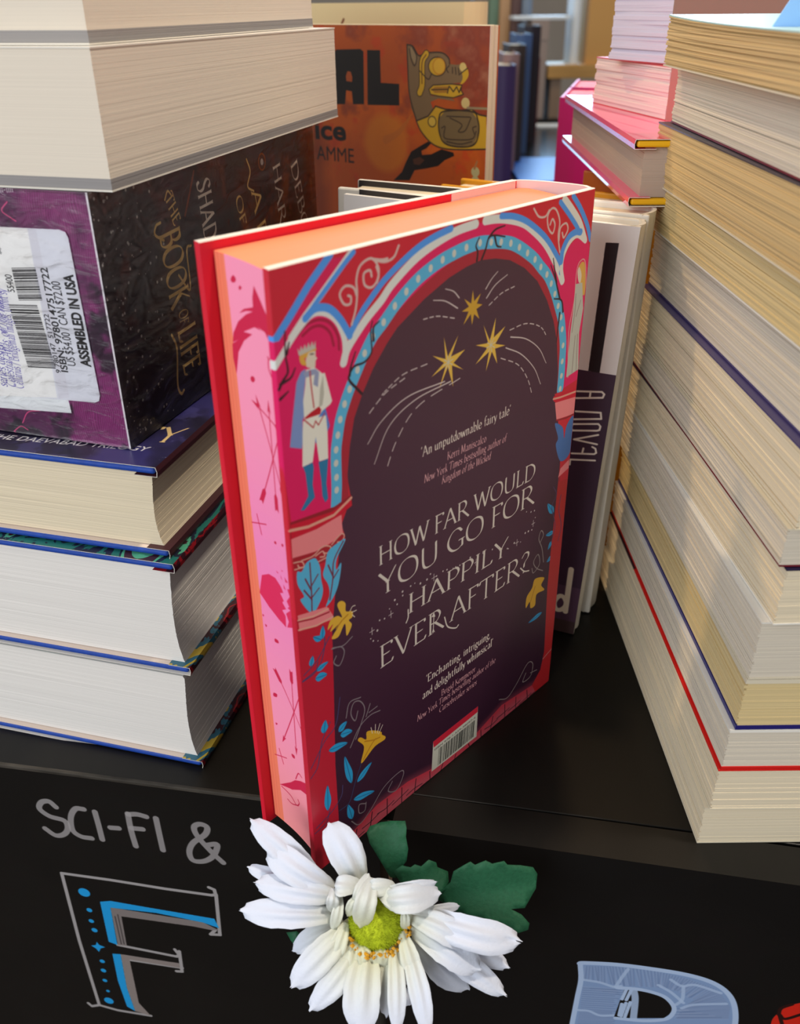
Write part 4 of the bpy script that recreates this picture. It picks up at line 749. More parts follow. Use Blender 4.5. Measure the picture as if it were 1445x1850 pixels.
# ------------------------------------------------------------------ setting: shop floor, far wall with its window
def structure(o): o['kind'] = 'structure'; return o
wood = plain('floor_boards', (92, 74, 58), .5, .3, .35, (3, 40, 3), .2)
structure(box('floor', (-3.2, 3.6, -2.5, 5.2, -.92, -.86), wood))
wallm = plain('plaster', (168, 158, 146), .85, .2, .08, (4, 4, 4), .1)
V, F = merge(boxv(-3.2, -.9, 5.0, 5.12, -.86, 2.1), boxv(1.9, 3.6, 5.0, 5.12, -.86, 2.1), boxv(-.9, 1.9, 5.0, 5.12, -.86, .40), boxv(-.9, 1.9, 5.0, 5.12, 1.75, 2.1))
structure(obj('wall_back', V, F, wallm))
wf = plain('window_paint', (200, 204, 206), .4)
V, F = merge(boxv(-.9, -.84, 4.99, 5.1, .40, 1.75), boxv(1.84, 1.9, 4.99, 5.1, .40, 1.75), boxv(-.84, 1.84, 4.99, 5.1, .40, .46), boxv(-.84, 1.84, 4.99, 5.1, 1.69, 1.75), boxv(.47, .53, 5.0, 5.09, .46, 1.69))
win = structure(obj('window_1', V, F, wf))
m_, N_, L_, b_ = new_mat('bright_daylight_sky')
b_.inputs['Base Color'].default_value = (0, 0, 0, 1); b_.inputs['Emission Color'].default_value = (.30, .62, 1.0, 1); b_.inputs['Emission Strength'].default_value = 5
box('pane', (-.84, 1.84, 5.04, 5.05, .46, 1.69), m_, win)

# ------------------------------------------------------------------ display table
TE = dirv(-10.4); TN = dirv(79.6)
black = plain('black_paint', (14, 12, 9), .42, .3, .75, (22, 7, 22), .35)
tb = thing('display_table', 'black painted display table carrying the novels in front, chalk lettering on its front boards', 'table', frame((.0114, .2595, 0), TE, TN, Vector((0, 0, 1))))
box('tabletop', (-.80, .80, 0.0196, .93, -.019, -.0003), black, tb, bev=.0006)
def panel(px0, ang, length, pic, y0):
    o = Vector(px0); e = dirv(ang); n = dirv(ang+90)
    tm = tb.matrix_world.inverted() @ frame(o, e, n, Vector((0, 0, 1)))
    pm = printed(pic, .55, .18, bump=((30, 30, 30), .06))
    V, F = boxv(0, length, 0, .0190, 0, .4)
    w, h = pic.w/1000, pic.h/1000
    me = obj('front_board', V, F, [black, pm], tb, fm=[0, 0, 1, 0, 0, 0], uv=lambda c: (c.x/w, c.z/h), fix=False)
    me.matrix_local = tm
    return me
PA = ((-0.3809, 0.3349, -.4), -9.925); PB = ((-0.0049, 0.2626, -.4), -10.803)
lp = panel(PA[0], PA[1], .3762, art_panel_left(), 0)
box('worn_edge', (.0, .375, -.0003, .0016, .3982, .4002), plain('worn_grey_paint', (62, 58, 52), .6, .2, .5, (60, 300, 300)), lp, bev=.0004)['label'] = 'worn pale paint along the top edge'
panel(PB[0], PB[1], .42, art_panel_right(), 0)
for x in (-.76, .70):
    for y in (.06, .87):
        box('leg', (x, x+.05, y, y+.05, -.858, -.019), black, tb, bev=.002)
box('back_rail', (-.8, .8, .911, .93, -.12, -.019), black, tb)

# ------------------------------------------------------------------ book builders
CREAM = paper('cream_leaves', (224, 210, 182), .22); WHITE = paper('white_leaves', (226, 222, 216), .12); TAN = paper('tan_leaves', (206, 178, 128), .32)
GREYP = paper('grey_leaves', (214, 204, 186), .26); YELP = paper('yellowed_leaves', (214, 192, 142), .24); PINKP = paper('pink_edged_leaves', (240, 216, 212), .2); LILAC = paper('white_coated_leaves', (214, 206, 222), .1)
WEDGE = plain('white_board_edge', (226, 220, 208), .7, .2)
def rounded_board(name, x0, x1, y0, y1, z0, z1, mats, par, sg=1, bev=.0011, fm=None, uv=None):
    a, b = (y0, y1) if sg > 0 else (-y1, -y0)
    return box(name, (x0, x1, a, b, z0, z1), mats, par, bev=bev)
def spine_strip(par, L, W, T, m, sg, x0=0, th=.0026, bulge=.006):
    n = 9; V, F = [], []
    for i in range(n):
        t = i/(n-1); z = T*t; y = W-.004+bulge*math.sin(math.pi*t)
        for x in (x0, L):
            V.append((x, y*sg, z)); V.append((x, (y-th*.6)*sg, z+(.0006 if t < .1 else -.0006 if t > .9 else 0)))
    for i in range(n-1):
        a, b = i*4, i*4+4
        F += [(a, b, b+2, a+2), (a+1, a+3, b+3, b+1), (a, a+1, b+1, b), (a+2, b+2, b+3, a+3)]
    F += [(0, 2, 3, 1), (n*4-4, n*4-3, n*4-1, n*4-2)]
    return obj('spine', V, F, m, par)
def jacket(par, L, W, T, m_out, m_in, sg, uv=None, flap=.009, th=.0002, top=True):
    """paper dust jacket: over the top board, round the fore-edges, flaps tucked inside both boards"""
    def prof(g):
        return [(flap, T-.0036-g), (-.0006-g, T-.0036-g), (-.0009-g, T-.0016), (-.0004-g, T+g+.0002), (W-.003, T+g+.0002)]
    P = prof(0); Q = prof(th); V, F, fm = [], [], []
    bot = [(y, T-z) for y, z in P]; botq = [(y, T-z) for y, z in Q]
    for (p, q) in (((P, Q), (bot, botq)) if top else ((bot, botq),)):
        b = len(V); n = len(p)
        for x in (0.0, L):
            V += [(x, y*sg, z) for y, z in p]; V += [(x, y*sg, z) for y, z in q]
        for i in range(n-1):
            F.append((b+n+i, b+n+i+1, b+3*n+i+1, b+3*n+i)); fm.append(0 if i >= 3 else 2)
            F.append((b+i, b+2*n+i, b+2*n+i+1, b+i+1)); fm.append(2 if i < 1 else 1)
            F.append((b+i, b+i+1, b+n+i+1, b+n+i)); fm.append(1)
            F.append((b+2*n+i, b+3*n+i, b+3*n+i+1, b+2*n+i+1)); fm.append(1)
    return obj('dust_jacket', V, F, [m_out, WEDGE, m_in], par, fm=fm, uv=uv, fix=False)
def hardback(name, label, mat4, L, W, T, board_m, pages, sg=1, group=None, cloth=None, prof=None, jk=None, seed=0, layers=30, over=.003, flapm=None, art0=None, jf=.00012, cat_='book', spine_m=None, bulge=.006, flush=0):
    t = thing(name, label, cat_, mat4, group)
    bt = .003
    uvw = lambda c: (abs(c.y)/W, c.x/L)
    for z0 in (0, T-bt):
        yb = W-.0008 if flush else W-.004; a, b = (0, yb) if sg > 0 else (-yb, 0)
        V, F = boxv(0, L, a, b, z0, z0+bt)
        if art0 is not None and z0 == 0:
            obj('board', V, F, [board_m, art0], t, fm=[1, 0, 0, 0, 0, 0], uv=uvw, fix=False)
        else:
            obj('board', V, F, board_m, t, bev=.0009)
    page_block(t, L-over, W-.004, bt, T-bt, pages, sg, over, over, layers, jf, .00004, prof, seed=seed, x1=L-over)
    spine_strip(t, L, W, T, spine_m or board_m, sg, bulge=bulge)
    if flapm:
        a, b = (.001, .078) if sg > 0 else (-.078, -.001)
        box('jacket_flap', (.0002, L-.0002, a, b, T-bt-.0003, T-bt), flapm, t)
    return t
def paperback(name, label, mat4, L, W, T, pages, cov0, cov1, sg=1, group=None, seed=0, layers=32, jf=.00024, sag=None, cov1b=None, split=.5, warp=None, cth=.0006):
    t = thing(name, label, 'book', mat4, group)
    c = cth
    page_block(t, L, W, c, T-c, pages, sg, 0, 0, layers, jf, .00005, None, None, seed, nf=12, warp=warp)
    def cover(z0, z1, m, m2=None, x0=-.0003, x1=L+.0003):
        V, F = [], []
        n = 10
        for i in range(n+1):
            x = x0+(x1-x0)*i/n
            for y in (-.0002, W+.0003):
                for z in (z0, z1):
                    q = warp(x, y, z) if warp else (x, y, z)
                    V.append((q[0], q[1]*sg, q[2]))
        for i in range(n):
            a, b = 4*i, 4*i+4
            F += [(a, a+1, b+1, b), (a+2, b+2, b+3, a+3), (a+1, a+3, b+3, b+1), (a, b, b+2, a+2)]
        F += [(0, 2, 3, 1), (4*n, 4*n+1, 4*n+3, 4*n+2)]
        fm = [1 if m2 and i >= n*split else 0 for i in range(n) for _ in range(4)]+[0, 1 if m2 else 0]
        obj('cover', V, F, [m, m2] if m2 else m, t, fm=fm)
    cover(0, c, cov0); cover(T-c, T, cov1, cov1b)
    V, F = boxv(0, L, *sorted((W*sg, (W+.0004)*sg)), 0, T)
    if warp: V = [warp(*v) for v in V]
    obj('spine', V, F, cov1, t)
    return t
UP = Vector((0, 0, 1))
def lay(x, y, z, yaw, sg=1):
    return frame((x, y, z), dirv(yaw), dirv(yaw+90), UP)

# ------------------------------------------------------------------ the pink novel standing on the table corner
def main_book():
    o = Vector((-0.0347, 0.2394, 0)); yaw = 46.461
    t = thing('fairy_tale_novel', 'pink hardback standing with its dark starry back cover turned to the front, pink sprayed fore-edge', 'book', frame(o, UP, dirv(yaw), dirv(yaw+90)))
    W, H, T, B = .160, .240, .0350, .0026
    def sh(x, y, z):      # the cocked front board: lifted and slid towards the fore-edge
        k = z/T*(1-min(max(y/W, 0), 1))
        return (x+.0022*k, y+.0014*k, z)
    cov = printed(art_cover(), .42, .45); red = plain('scarlet_board', (214, 22, 48), .5, .35, .06, (40, 40, 40))
    blush = plain('blush_lining', (226, 192, 188), .7, .2); fore = printed(art_fore(), .6, .3)
    org = plain('orange_sprayed_edge', (255, 140, 100), .7, .2, .05, (3, 3, 1500), .1)
    def board(z0, z1, x0, x1, y0, y1, mats, fmap, uvf=None, name='board'):
        # rim rounded: an outer face, an inner face and a soft edge between
        e = .0009; n = 12
        def ring(ins, z): return [(x0+ins, y0+ins, z), (x1-ins, y0+ins, z), (x1-ins, y1, z), (x0+ins, y1, z)]
        rings = [ring(e*.35, z0), ring(0, z0+e*.5), ring(0, z1-e*.5), ring(e*.35, z1)]
        V = [sh(*q) for r in rings for q in r]; F = [(3, 2, 1, 0), (12, 13, 14, 15)]; fm = [fmap[0], fmap[2]]
        for i in range(3):
            for k in range(4): F.append((4*i+k, 4*i+(k+1) % 4, 4*i+4+(k+1) % 4, 4*i+4+k)); fm.append(fmap[1] if k in (1, 3) else fmap[0])
        return obj(name, V, F, mats, t, fm=fm, uv=uvf, fix=False)
    uvc = lambda c: (c.y/W, c.x/H)
    bk = board(0, B, 0, H, 0, W-.001, [cov, WEDGE, blush], (0, 1, 2), uvc, 'back_board')
    fr = board(T-B, T, 0, H, 0, W-.007, [red, WEDGE, plain('low_bounce_front_cover', (84, 58, 76), .45)], (0, 1, 2), None, 'front_board'); fr['label'] = 'scarlet front board seen from inside'  # unseen outer face, dark plum chosen to lessen red bounce
    # red pasted flap end: beyond it the lining is pale
    V, F = boxv(.0005, H-.0005, .113, W-.008, T-B-.0003, T-B-.00005); V = [sh(*v) for v in V]
    obj('pale_lining', V, F, blush, t)
    # rounded hollow spine with crumpled cap
    n = 12; V, F = [], []
    for i in range(n+1):
        a = i/n; ang = math.pi*a
        z = .0002+(T-.0004)*(1-math.cos(ang))/2; y = W-.0085*a-.0008+.0058*math.sin(ang)**.8
        yi = y-.0014*math.sin(ang)-.0003; zi = T/2+(z-T/2)*.93
        dx = -.0016 if i in (1,) else (-.0005 if i == 2 else 0)
        for x in (0, H+dx): V += [(x, y, z), (x, yi, zi)]
    for i in range(n):
        a, b = 4*i, 4*i+4
        F += [(a, a+2, b+2, b), (a+1, b+1, b+3, a+3), (a+2, a+3, b+3, b+2), (a, b, b+1, a+1)]
    F += [(0, 1, 3, 2), (4*n, 4*n+2, 4*n+3, 4*n+1)]
    fm = [q for i in range(n) for q in (0, 1, 2, 2)]+[2, 2]
    obj('spine', V, F, [plain('crimson_spine', (176, 34, 48), .45), blush, WEDGE], t, fm=fm)
    # page block: top orange, fore-edge printed, both slightly concave
    n = 10; z0, z1 = B+.0002, T-B-.0005; V, F, fm = [], [], []
    xb, xt = .003, H-.003
    for i in range(n+1):
        a = i/n; z = z0+(z1-z0)*a; y = .0040+.0008*a+.0010*math.sin(math.pi*a)
        for x in (xb, xt): V += [sh(x, y, z), sh(x, W-.0048-.003*math.cos(math.pi*a)-.002, z)]
    for i in range(n):
        a, b = 4*i, 4*i+4
        F += [(a, b, b+2, a+2), (a+2, b+2, b+3, a+3), (a, a+1, b+1, b), (a+1, a+3, b+3, b+1)]; fm += [0, 1, 1, 1]
    F += [(0, 2, 3, 1), (4*n, 4*n+1, 4*n+3, 4*n+2)]; fm += [1, 1]
    uvp = lambda c: ((4+28.98*(1-(c.z-z0)/(z1-z0)))/34, c.x/.240)
    obj('page_block', V, F, [fore, org], t, fm=fm, uv=uvp, smooth=False)
main_book()

# ------------------------------------------------------------------ left stack
blue = plain('blue_cloth', (22, 66, 158), .55, .4, .12, (400, 400, 400), .2); maroon = plain('maroon_flap', (62, 26, 34), .45)
endp = plain('cream_endpaper', (222, 204, 190), .75, .2)
def feather(name, seed, cols):
    m, N, L, b = new_mat(name); b.inputs['Roughness'].default_value = .4
    tc = N.new('ShaderNodeTexCoord'); mp = N.new('ShaderNodeMapping'); mp.inputs['Location'].default_value = (seed, seed*.3, 0); mp.inputs['Scale'].default_value = (26, 40, 26); mp.inputs['Rotation'].default_value = (0, 0, .6)
    nz = N.new('ShaderNodeTexNoise'); nz.inputs['Scale'].default_value = 1; nz.inputs['Detail'].default_value = 6; nz.inputs['Distortion'].default_value = 1.6
    rp = N.new('ShaderNodeValToRGB'); rp.color_ramp.interpolation = 'CONSTANT'
    while len(rp.color_ramp.elements) < len(cols): rp.color_ramp.elements.new(.5)
    for e, (p, c) in zip(rp.color_ramp.elements, cols): e.position = p; e.color = lin(c)
    L.new(tc.outputs['Object'], mp.inputs[0]); L.new(mp.outputs[0], nz.inputs['Vector']); L.new(nz.outputs['Fac'], rp.inputs[0]); L.new(rp.outputs[0], b.inputs['Base Color'])
    return m
FE1 = feather('teal_feather_jacket', 3, [(0, (20, 26, 44)), (.42, (26, 96, 88)), (.5, (20, 30, 48)), (.56, (70, 150, 120)), (.62, (52, 26, 36))])
FE2 = feather('maroon_feather_jacket', 7, [(0, (64, 24, 34)), (.44, (150, 26, 36)), (.49, (60, 24, 34)), (.58, (50, 104, 124)), (.64, (196, 166, 60))])
LG = 'blue bound hardbacks under the boxed set'
def trilogy(label, x, y, z, yaw, T, top_m, flapm, pages, seed, L=.235, W=.155, uvt=None, slid=0):
    t = thing('jacketed_hardback', label, 'book', lay(x, y, z, yaw), LG)
    bt = .0034
    for nm, z0 in (('board', 0), ('board', T-bt)):
        s_ = slid if z0 else 0; V, F = boxv(.0004+s_, L, .0003+s_, W, z0+.0003, z0+bt-.0003); obj(nm, V, F, blue, t, bev=.0012, seg=3)
    box('endpaper', (.0008, L, .001, W, bt-.0003, bt-.0001), endp, t)
    pf = lambda q: .0022*math.sin(math.pi*min(1, q*1.05)**.8)*(1-.25*q)+.0012*(1 if q > .97 else q*.4)
    page_block(t, L-.003, W, bt+.0002, T-bt, pages, 1, .0032, .0028, 44, .00004, .00002, pf, seed=seed, x1=L-.003)
    spine_strip(t, L, W+.004, T, blue, 1)
    jacket(t, L, W, T, top_m, flapm, 1, uvt, top=not slid)
    return t
trilogy('white paged blue hardback at the foot of the left stack, resting on the black table', -.0912, .2972, 0, 74.9, .0533, FE2, FE2, WHITE, 2, slid=.007)
trilogy('white paged blue hardback with maroon feathered flap, second from the left stack bottom', -.0903, .2976, .0537, 74.9, .0555, FE1, FE2, WHITE, 3)
pj = printed(art_jacket_top(), .32, .5)
trilogy('cream paged hardback in a navy jacket lettered as a trilogy, directly under the boxed set', -.0924, .3018, .1096, 74.9, .0402, pj, maroon, CREAM, 4, uvt=lambda c: (1-c.y/.155, c.x/.235))

def slipcase():
    t = thing('boxed_set', 'shrink-wrapped purple slipcase with a white barcode label and gold titles, on the left stack', 'boxed set', lay(-.1049, .3176, .1508, 72))
    L, W, H = .198, .129, .0955
    pl = printed(art_box_left(), .38, .5, .3); pr = printed(art_box_right(), .3, .5, .3, ((70, 200, 60), .18))
    dk = plain('dark_card', (30, 22, 30), .5)
    V, F = boxv(0, L, 0, W, 0, H)
    def uv(c): return (c.x/L, c.z/H)
    # faces: x0 = barcode end, y0 = titled side
    me = obj('case', V, F, [dk, pl, pr], t, fm=[0, 0, 2, 0, 1, 0], fix=False)
    ul = me.data.uv_layers.new(name='uv')
    for p in me.data.polygons:
        for li in p.loop_indices:
            c = me.data.vertices[me.data.loops[li].vertex_index].co
            ul.data[li].uv = (1-c.y/W, c.z/H) if p.material_index == 1 else (c.x/L, c.z/H)
    # paper labels stuck on the barcode end
    def label(name, pts, h):
        n = len(pts); V = [(-h, W-x/1000, z/1000) for x, z in pts]+[(-.00005, W-x/1000, z/1000) for x, z in pts]
        F = [tuple(range(n))]+[(i, (i+1) % n, n+(i+1) % n, n+i) for i in range(n)]
        return obj(name, V, F, pl, t, uv=lambda c: (1-c.y/W, c.z/H))
    label('printed_label', [(4, 15), (float(LBL[0][0]), float(LBL[0][1])), (float(LBL[1][0]), float(LBL[1][1])), (4, 84)], .00025)
    st = prs(STK); label('barcode_sticker', [tuple(q) for q in st], .0005)
    # clear film
    m, N, L_, b = new_mat('clear_film'); out = N['Material Output']; N.remove(b)
    tr = N.new('ShaderNodeBsdfTransparent'); gl = N.new('ShaderNodeBsdfGlossy'); mx = N.new('ShaderNodeMixShader'); lw = N.new('ShaderNodeLayerWeight')
    gl.inputs['Roughness'].default_value = .16; lw.inputs['Blend'].default_value = .25
    tc = N.new('ShaderNodeTexCoord'); mp = N.new('ShaderNodeMapping'); mp.inputs['Scale'].default_value = (60, 60, 150); mp.inputs['Rotation'].default_value = (.5, .6, .2)
    nz = N.new('ShaderNodeTexNoise'); nz.inputs['Detail'].default_value = 6; nz.inputs['Distortion'].default_value = 1.2; nz.inputs['Scale'].default_value = 1
    bp = N.new('ShaderNodeBump'); bp.inputs['Strength'].default_value = .9; bp.inputs['Distance'].default_value = .002
    for a, c in ((tc.outputs['Object'], mp.inputs[0]), (mp.outputs[0], nz.inputs['Vector']), (nz.outputs['Fac'], bp.inputs['Height']), (bp.outputs[0], gl.inputs['Normal']), (bp.outputs[0], lw.inputs['Normal']), (lw.outputs['Fresnel'], mx.inputs[0]), (tr.outputs[0], mx.inputs[1]), (gl.outputs[0], mx.inputs[2]), (mx.outputs[0], out.inputs[0])): L_.new(a, c)
    V, F = boxv(-.0009, L+.0004, -.0009, W, .0002, H-.0002)
    obj('shrink_wrap', V, F, m, t)
LBL = prs([104.7, 11.9, 112.3, 82.8]); STK = [90.1, 82.4, 115.3, 83.1, 117.7, 82.4, 118.5, 80.4, 119.5, 21.1, 118.7, 18.8, 116.7, 17.9, 71.9, 15.9]
slipcase()
bulk = plain('pale_thick_leaves', (224, 213, 196), .8, .15, .07, (3, 3, 2600), .07)
greyc = plain('grey_card_cover', (150, 146, 142), .5)
def thick(label, x, y, z, yaw, T, L, W, seed):
    t = thing('thick_paperback', label, 'book', lay(x, y, z, yaw), 'fat paperbacks topping the left stack')
    page_block(t, L, W, .0005, T-.0005, bulk, 1, 0, 0, 60, .00002, .00001, None, seed=seed, nf=12)
    gp = paper('grey_band_leaves', (150, 146, 144), .15)  # separate grey band along the bottom of each block
    page_block(t, L+.0002, W, .0006, .0042, gp, 1, -.0001, -.00015, 8, .00003, .00001, None, seed=seed+50); t.children[-1].name = 'grey_leaves'
    for z0 in (0, T-.0005): box('cover', (-.0003, L+.0003, -.0003, W, z0, z0+.0005), WEDGE, t)
    box('spine', (0, L, W, W+.0005, 0, T), greyc, t)
thick('thick cream paperback lying on the shrink-wrapped boxed set', -.0965, .3184, .2463, 74.3, .0438, .235, .150, 11)
thick('topmost thick cream paperback of the left stack, cut off by the frame', -.0988, .3262, .2903, 76, .046, .225, .150, 12)

# ------------------------------------------------------------------ right stack of paperbacks, 13 of them
cs = {'cream': (214, 204, 180), 'red': (206, 30, 26), 'blue': (30, 28, 104), 'dusk': (70, 62, 110), 'plum': (44, 24, 34), 'navy': (34, 30, 60), 'claret': (110, 22, 36), 'mint': (176, 206, 200), 'slate': (62, 58, 66), 'white': (228, 224, 214)}
CV = {k: plain('cover_'+k, v, .35, .45) for k, v in cs.items()}
RG = 'paperbacks in the right hand stack'
def sagw(x, y, z, L=.2):
    return (x, y, z)
right = [ # x y z0 T yaw L W pages, covers, label
 (.1209, .2531, .0000, .0205, 90.2, .1990, .129, CREAM, 'cream', 'cream', None, 'lowest paperback of the right stack, pale cream leaves flat on the table'),
 (.1225, .2521, .0206, .0218, 90.0, .2020, .129, CREAM, 'cream', 'plum', 'red', 'cream paperback with a red top cover, second from the bottom of the right stack'),
 (.1235, .2523, .0425, .0202, 90.0, .2020, .129, GREYP, 'red', 'white', None, 'pale grey leaved paperback between the red and dark blue covers in the right stack'),
 (.1253, .2524, .0628, .0242, 90.2, .2000, .129, YELP, 'blue', 'cream', None, 'yellow leaved paperback with a dark blue lower cover in the right stack'),
 (.1258, .2523, .0871, .0257, 90.9, .2000, .129, GREYP, 'cream', 'white', None, 'pinkish grey leaved paperback resting on the yellow leaved one with the dark blue cover'),
 (.1290, .2503, .1129, .0232, 91.8, .2005, .129, CREAM, 'white', 'navy', None, 'cream paperback with a thin navy top cover, sixth from the bottom of the right stack'),
 (.1268, .2515, .1362, .0149, 91.0, .2005, .129, GREYP, 'claret', 'cream', None, 'thin paperback in shade with a claret cover, halfway up the right stack'),
 (.1285, .2500, .1512, .0256, 91.3, .2010, .129, CREAM, 'cream', 'dusk', None, 'cream paperback whose broad violet blue cover shows, right stack'),
 (.1322, .2510, .1769, .0280, 91.5, .2010, .129, GREYP, 'dusk', 'slate', None, 'set back grey leaved paperback standing on the violet blue cover'),
 (.1272, .2525, .2050, .0206, 91.0, .2000, .129, YELP, 'white', 'cream', None, 'yellowed paperback tilted out under the tan one with the slate cover'),
 (.1232, .2530, .2257, .0266, 90.2, .1998, .129, TAN, 'cream', 'slate', None, 'tan leaved paperback with a dark slate cover, third from the top of the right stack'),
 (.1240, .2480, .2524, .0235, 89.2, .2000, .129, GREYP, 'claret', 'white', None, 'pale grey paperback second from the top of the right stack'),
]
for i, (x, y, z, T, yaw, L, W, pg, c0, c1, c1b, lab) in enumerate(right):
    paperback('paperback', lab, lay(x, y, z+.0001, yaw), L, W, T-.0002, pg, CV[c0], CV[c1] if not c1b else CV[c1b], -1, RG, 20+i, 30, .00021, cth={'red': .0012, 'blue': .0019}.get(c0, .0006), cov1b=CV[c1] if c1b else None, split=.68)
def droop(x, y, z): return (x, y, z-.0030*max(0, min(1, (z-.002)/.018))*(1-math.exp(-(.2-x)/.06)))
paperback('paperback', 'tan topmost paperback of the right stack with a pale mint cover', lay(.1165, .2455, .2761, 89.3), .1985, .129, .0200, TAN, CV['cream'], CV['mint'], -1, RG, 40, 26, .00028, warp=droop)
card = plain('price_card', (150, 196, 250), .5)
o = thing('price_card', 'pale blue-white card standing on the topmost paperback of the right stack', 'card', frame((.1225, .331, .2936), Vector((.95, -.05, 0)).normalized(), Vector((.05, .95, .15)).normalized(), Vector((0, -.15, .98)).normalized()))
V = [(0, 0, 0), (.085, 0, 0), (.085, 0, .06), (.03, 0, .06), (0, .0006, 0), (.085, .0006, 0), (.085, .0006, .06), (.03, .0006, .06)]
obj('card_sheet', V, [(0, 1, 2, 3), (4, 7, 6, 5), (0, 4, 5, 1), (1, 5, 6, 2), (2, 6, 7, 3), (3, 7, 4, 0)], card, o, fix=True)

# ------------------------------------------------------------------ white novels standing behind the pink one
whitej = plain('white_jacket', (226, 220, 208), .45, .4); darkf = plain('charcoal_flap', (44, 40, 40), .5)
def stand(right_bottom, right_top, ang, W):
    a, b = Vector(right_bottom), Vector(right_top); X = (b-a).normalized(); Y = dirv(ang); Y = (Y-X*Y.dot(X)).normalized()
    return frame(a-Y*W, X, Y, X.cross(Y))
pn = printed(art_white_novel(), .4, .45)
hardback('standing_hardback', 'white hardback with a black bar and plum lower cover, standing behind the pink novel', stand((.0948, .3924, .0004), (.1045, .3920, .2165), -21, .139), .217, .139, .0195, whitej, CREAM, 1, 'white hardbacks standing behind the pink novel', seed=60, bulge=.0042, flush=1, flapm=darkf, art0=pn)
hardback('standing_hardback', 'taller plain cream white hardback standing right behind the one with the black bar', stand((.1072, .4119, .0002), (.1132, .4117, .2183), -21, .153), .2180, .153, .028, whitej, CREAM, 1, 'white hardbacks standing behind the pink novel', seed=61, bulge=.0045, flush=1, flapm=darkf)
yel = plain('mustard_board', (206, 142, 20), .45)
hardback('standing_hardback', 'mustard yellow hardback standing in the gap beside the right stack', stand((.1375, .468, .0002), (.1375, .468, .21), -33.5, .135), .21, .135, .026, yel, CREAM, 1, seed=62)
orb = plain('orange_board', (190, 92, 16), .45, .4, .3, (20, 20, 20))
hardback('standing_hardback', 'orange covered hardback with a cream edge, standing beneath the hot pink one', stand((.2286, .5000, .0002), (.2286, .5000, .213), -30, .135), .213, .135, .03, orb, CREAM, 1, seed=63)

# hot pink hardback and two paperbacks on top of the standing row
hot = plain('hot_pink_jacket', (236, 26, 112), .18, .5, 0, coat=.7); yedge = plain('yellow_board_edge', (222, 168, 10), .5)
t = thing('pink_jacketed_hardback', 'hot pink hardback with yellow board edges lying across the standing books', 'book', lay(.1076, .4303, .2187, 88.6))
HL, HW, HT = .2215, .145, .0283
for z0 in (0, HT-.0034): box('board', (.0003, HL, -HW, -.0004, z0+.0003, z0+.0031), yedge, t, bev=.0009)
page_block(t, HL-.003, HW, .0034, HT-.0034, paper('warm_grey_leaves', (170, 152, 138), .08), -1, .003, .0045, 24, .00008, .00003, None, seed=70, x1=HL-.003)
jacket(t, HL, HW, HT, hot, hot, -1); spine_strip(t, HL, HW, HT, hot, -1)
CV['rose'] = plain('cover_rose', (206, 90, 96), .5)
(ax, ay), (bx_, by_) = (0.1388, 0.5027), (0.1214, 0.5821)
paperback('small_paperback', 'pink edged paperback lying on the hot pink hardback', lay(ax, ay, .2472, 101), .098, .15, .0252, PINKP, CV['rose'], CV['rose'], -1, None, 71, 16, .0005)
box('tail_cover', (-.0008, -.0001, -.15, 0, 0, .0252), plain('dusty_rose_card', (186, 126, 118), .6), bpy.data.objects['small_paperback'])
(ax, ay), (bx_, by_) = (0.1386, 0.5129), (0.1198, 0.5622)
yw = math.degrees(math.atan2(by_-ay, bx_-ax)); ln = math.hypot(by_-ay, bx_-ax)
paperback('small_paperback', 'lilac white paperback on top of the pink edged one', lay(ax, ay, .2726, yw), ln, .15, .0300, LILAC, CV['rose'], CV['white'], -1, None, 72, 20, .0003)
box('tail_cover', (-.0008, -.0001, -.15, 0, 0, .0300), plain('brown_grey_card', (150, 122, 108), .6), bpy.data.objects['small_paperback.001'])

# large orange illustrated cover
def orange_book():
    Yl = -dirv(-36); Z = UP.cross(Yl); L, W, T = .2895, .19, .0105
    t = thing('illustrated_paperback', 'orange and brown paperback with a carved beast head, standing behind the cream box set stack', 'book', frame(Vector((.0537, .58, 0))-Z*T, UP, Yl, Z))
    t['label'] = 'orange and brown paperback showing a carved beast head on a golden collar, standing upright'
    page_block(t, L, W, .0004, T-.0004, CREAM, 1, 0, 0, 20, .0002, .0002, None, seed=80)
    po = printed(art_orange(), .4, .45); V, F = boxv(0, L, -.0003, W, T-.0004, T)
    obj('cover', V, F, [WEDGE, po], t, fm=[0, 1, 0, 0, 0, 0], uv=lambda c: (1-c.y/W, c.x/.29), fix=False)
    box('back_cover', (0, L, -.0003, W, 0, .0004), orb, t); box('spine', (0, L, W, W+.0005, 0, T), orb, t)
orange_book()
pc = printed(art_cream(), .6, .3)
Yr = dirv(-36); hardback('standing_hardback', 'tall cream hardback with a brown curl ornament, standing behind the orange illustrated cover', frame(Vector((.0475, .662, 0))-Yr*.15, UP, Yr, UP.cross(Yr)), .3015, .15, .03, plain('cream_board', (222, 200, 150), .6), CREAM, 1, seed=81, art0=pc)

# twin magenta books with red tops
mag = plain('magenta_board', (196, 10, 104), .45); redtop = plain('red_sprayed_edge', (236, 84, 70), .6, .3, .12, (3, 3, 900))
for i, (d, lab) in enumerate(((0, 'front magenta hardback with red page tops, standing behind the hot pink book'), (.104, 'rear magenta hardback with red page tops, half hidden by its twin'))):
    Y = -dirv(76); Z = UP.cross(Y); a = Vector((.131, .790, .0)) - Y*(d+.10)
    hardback('magenta_hardback', lab, frame(a, UP, Y, Z), .234, .10, .045, mag, redtop, 1, 'magenta hardbacks behind the hot pink book', seed=83+i, over=.002)

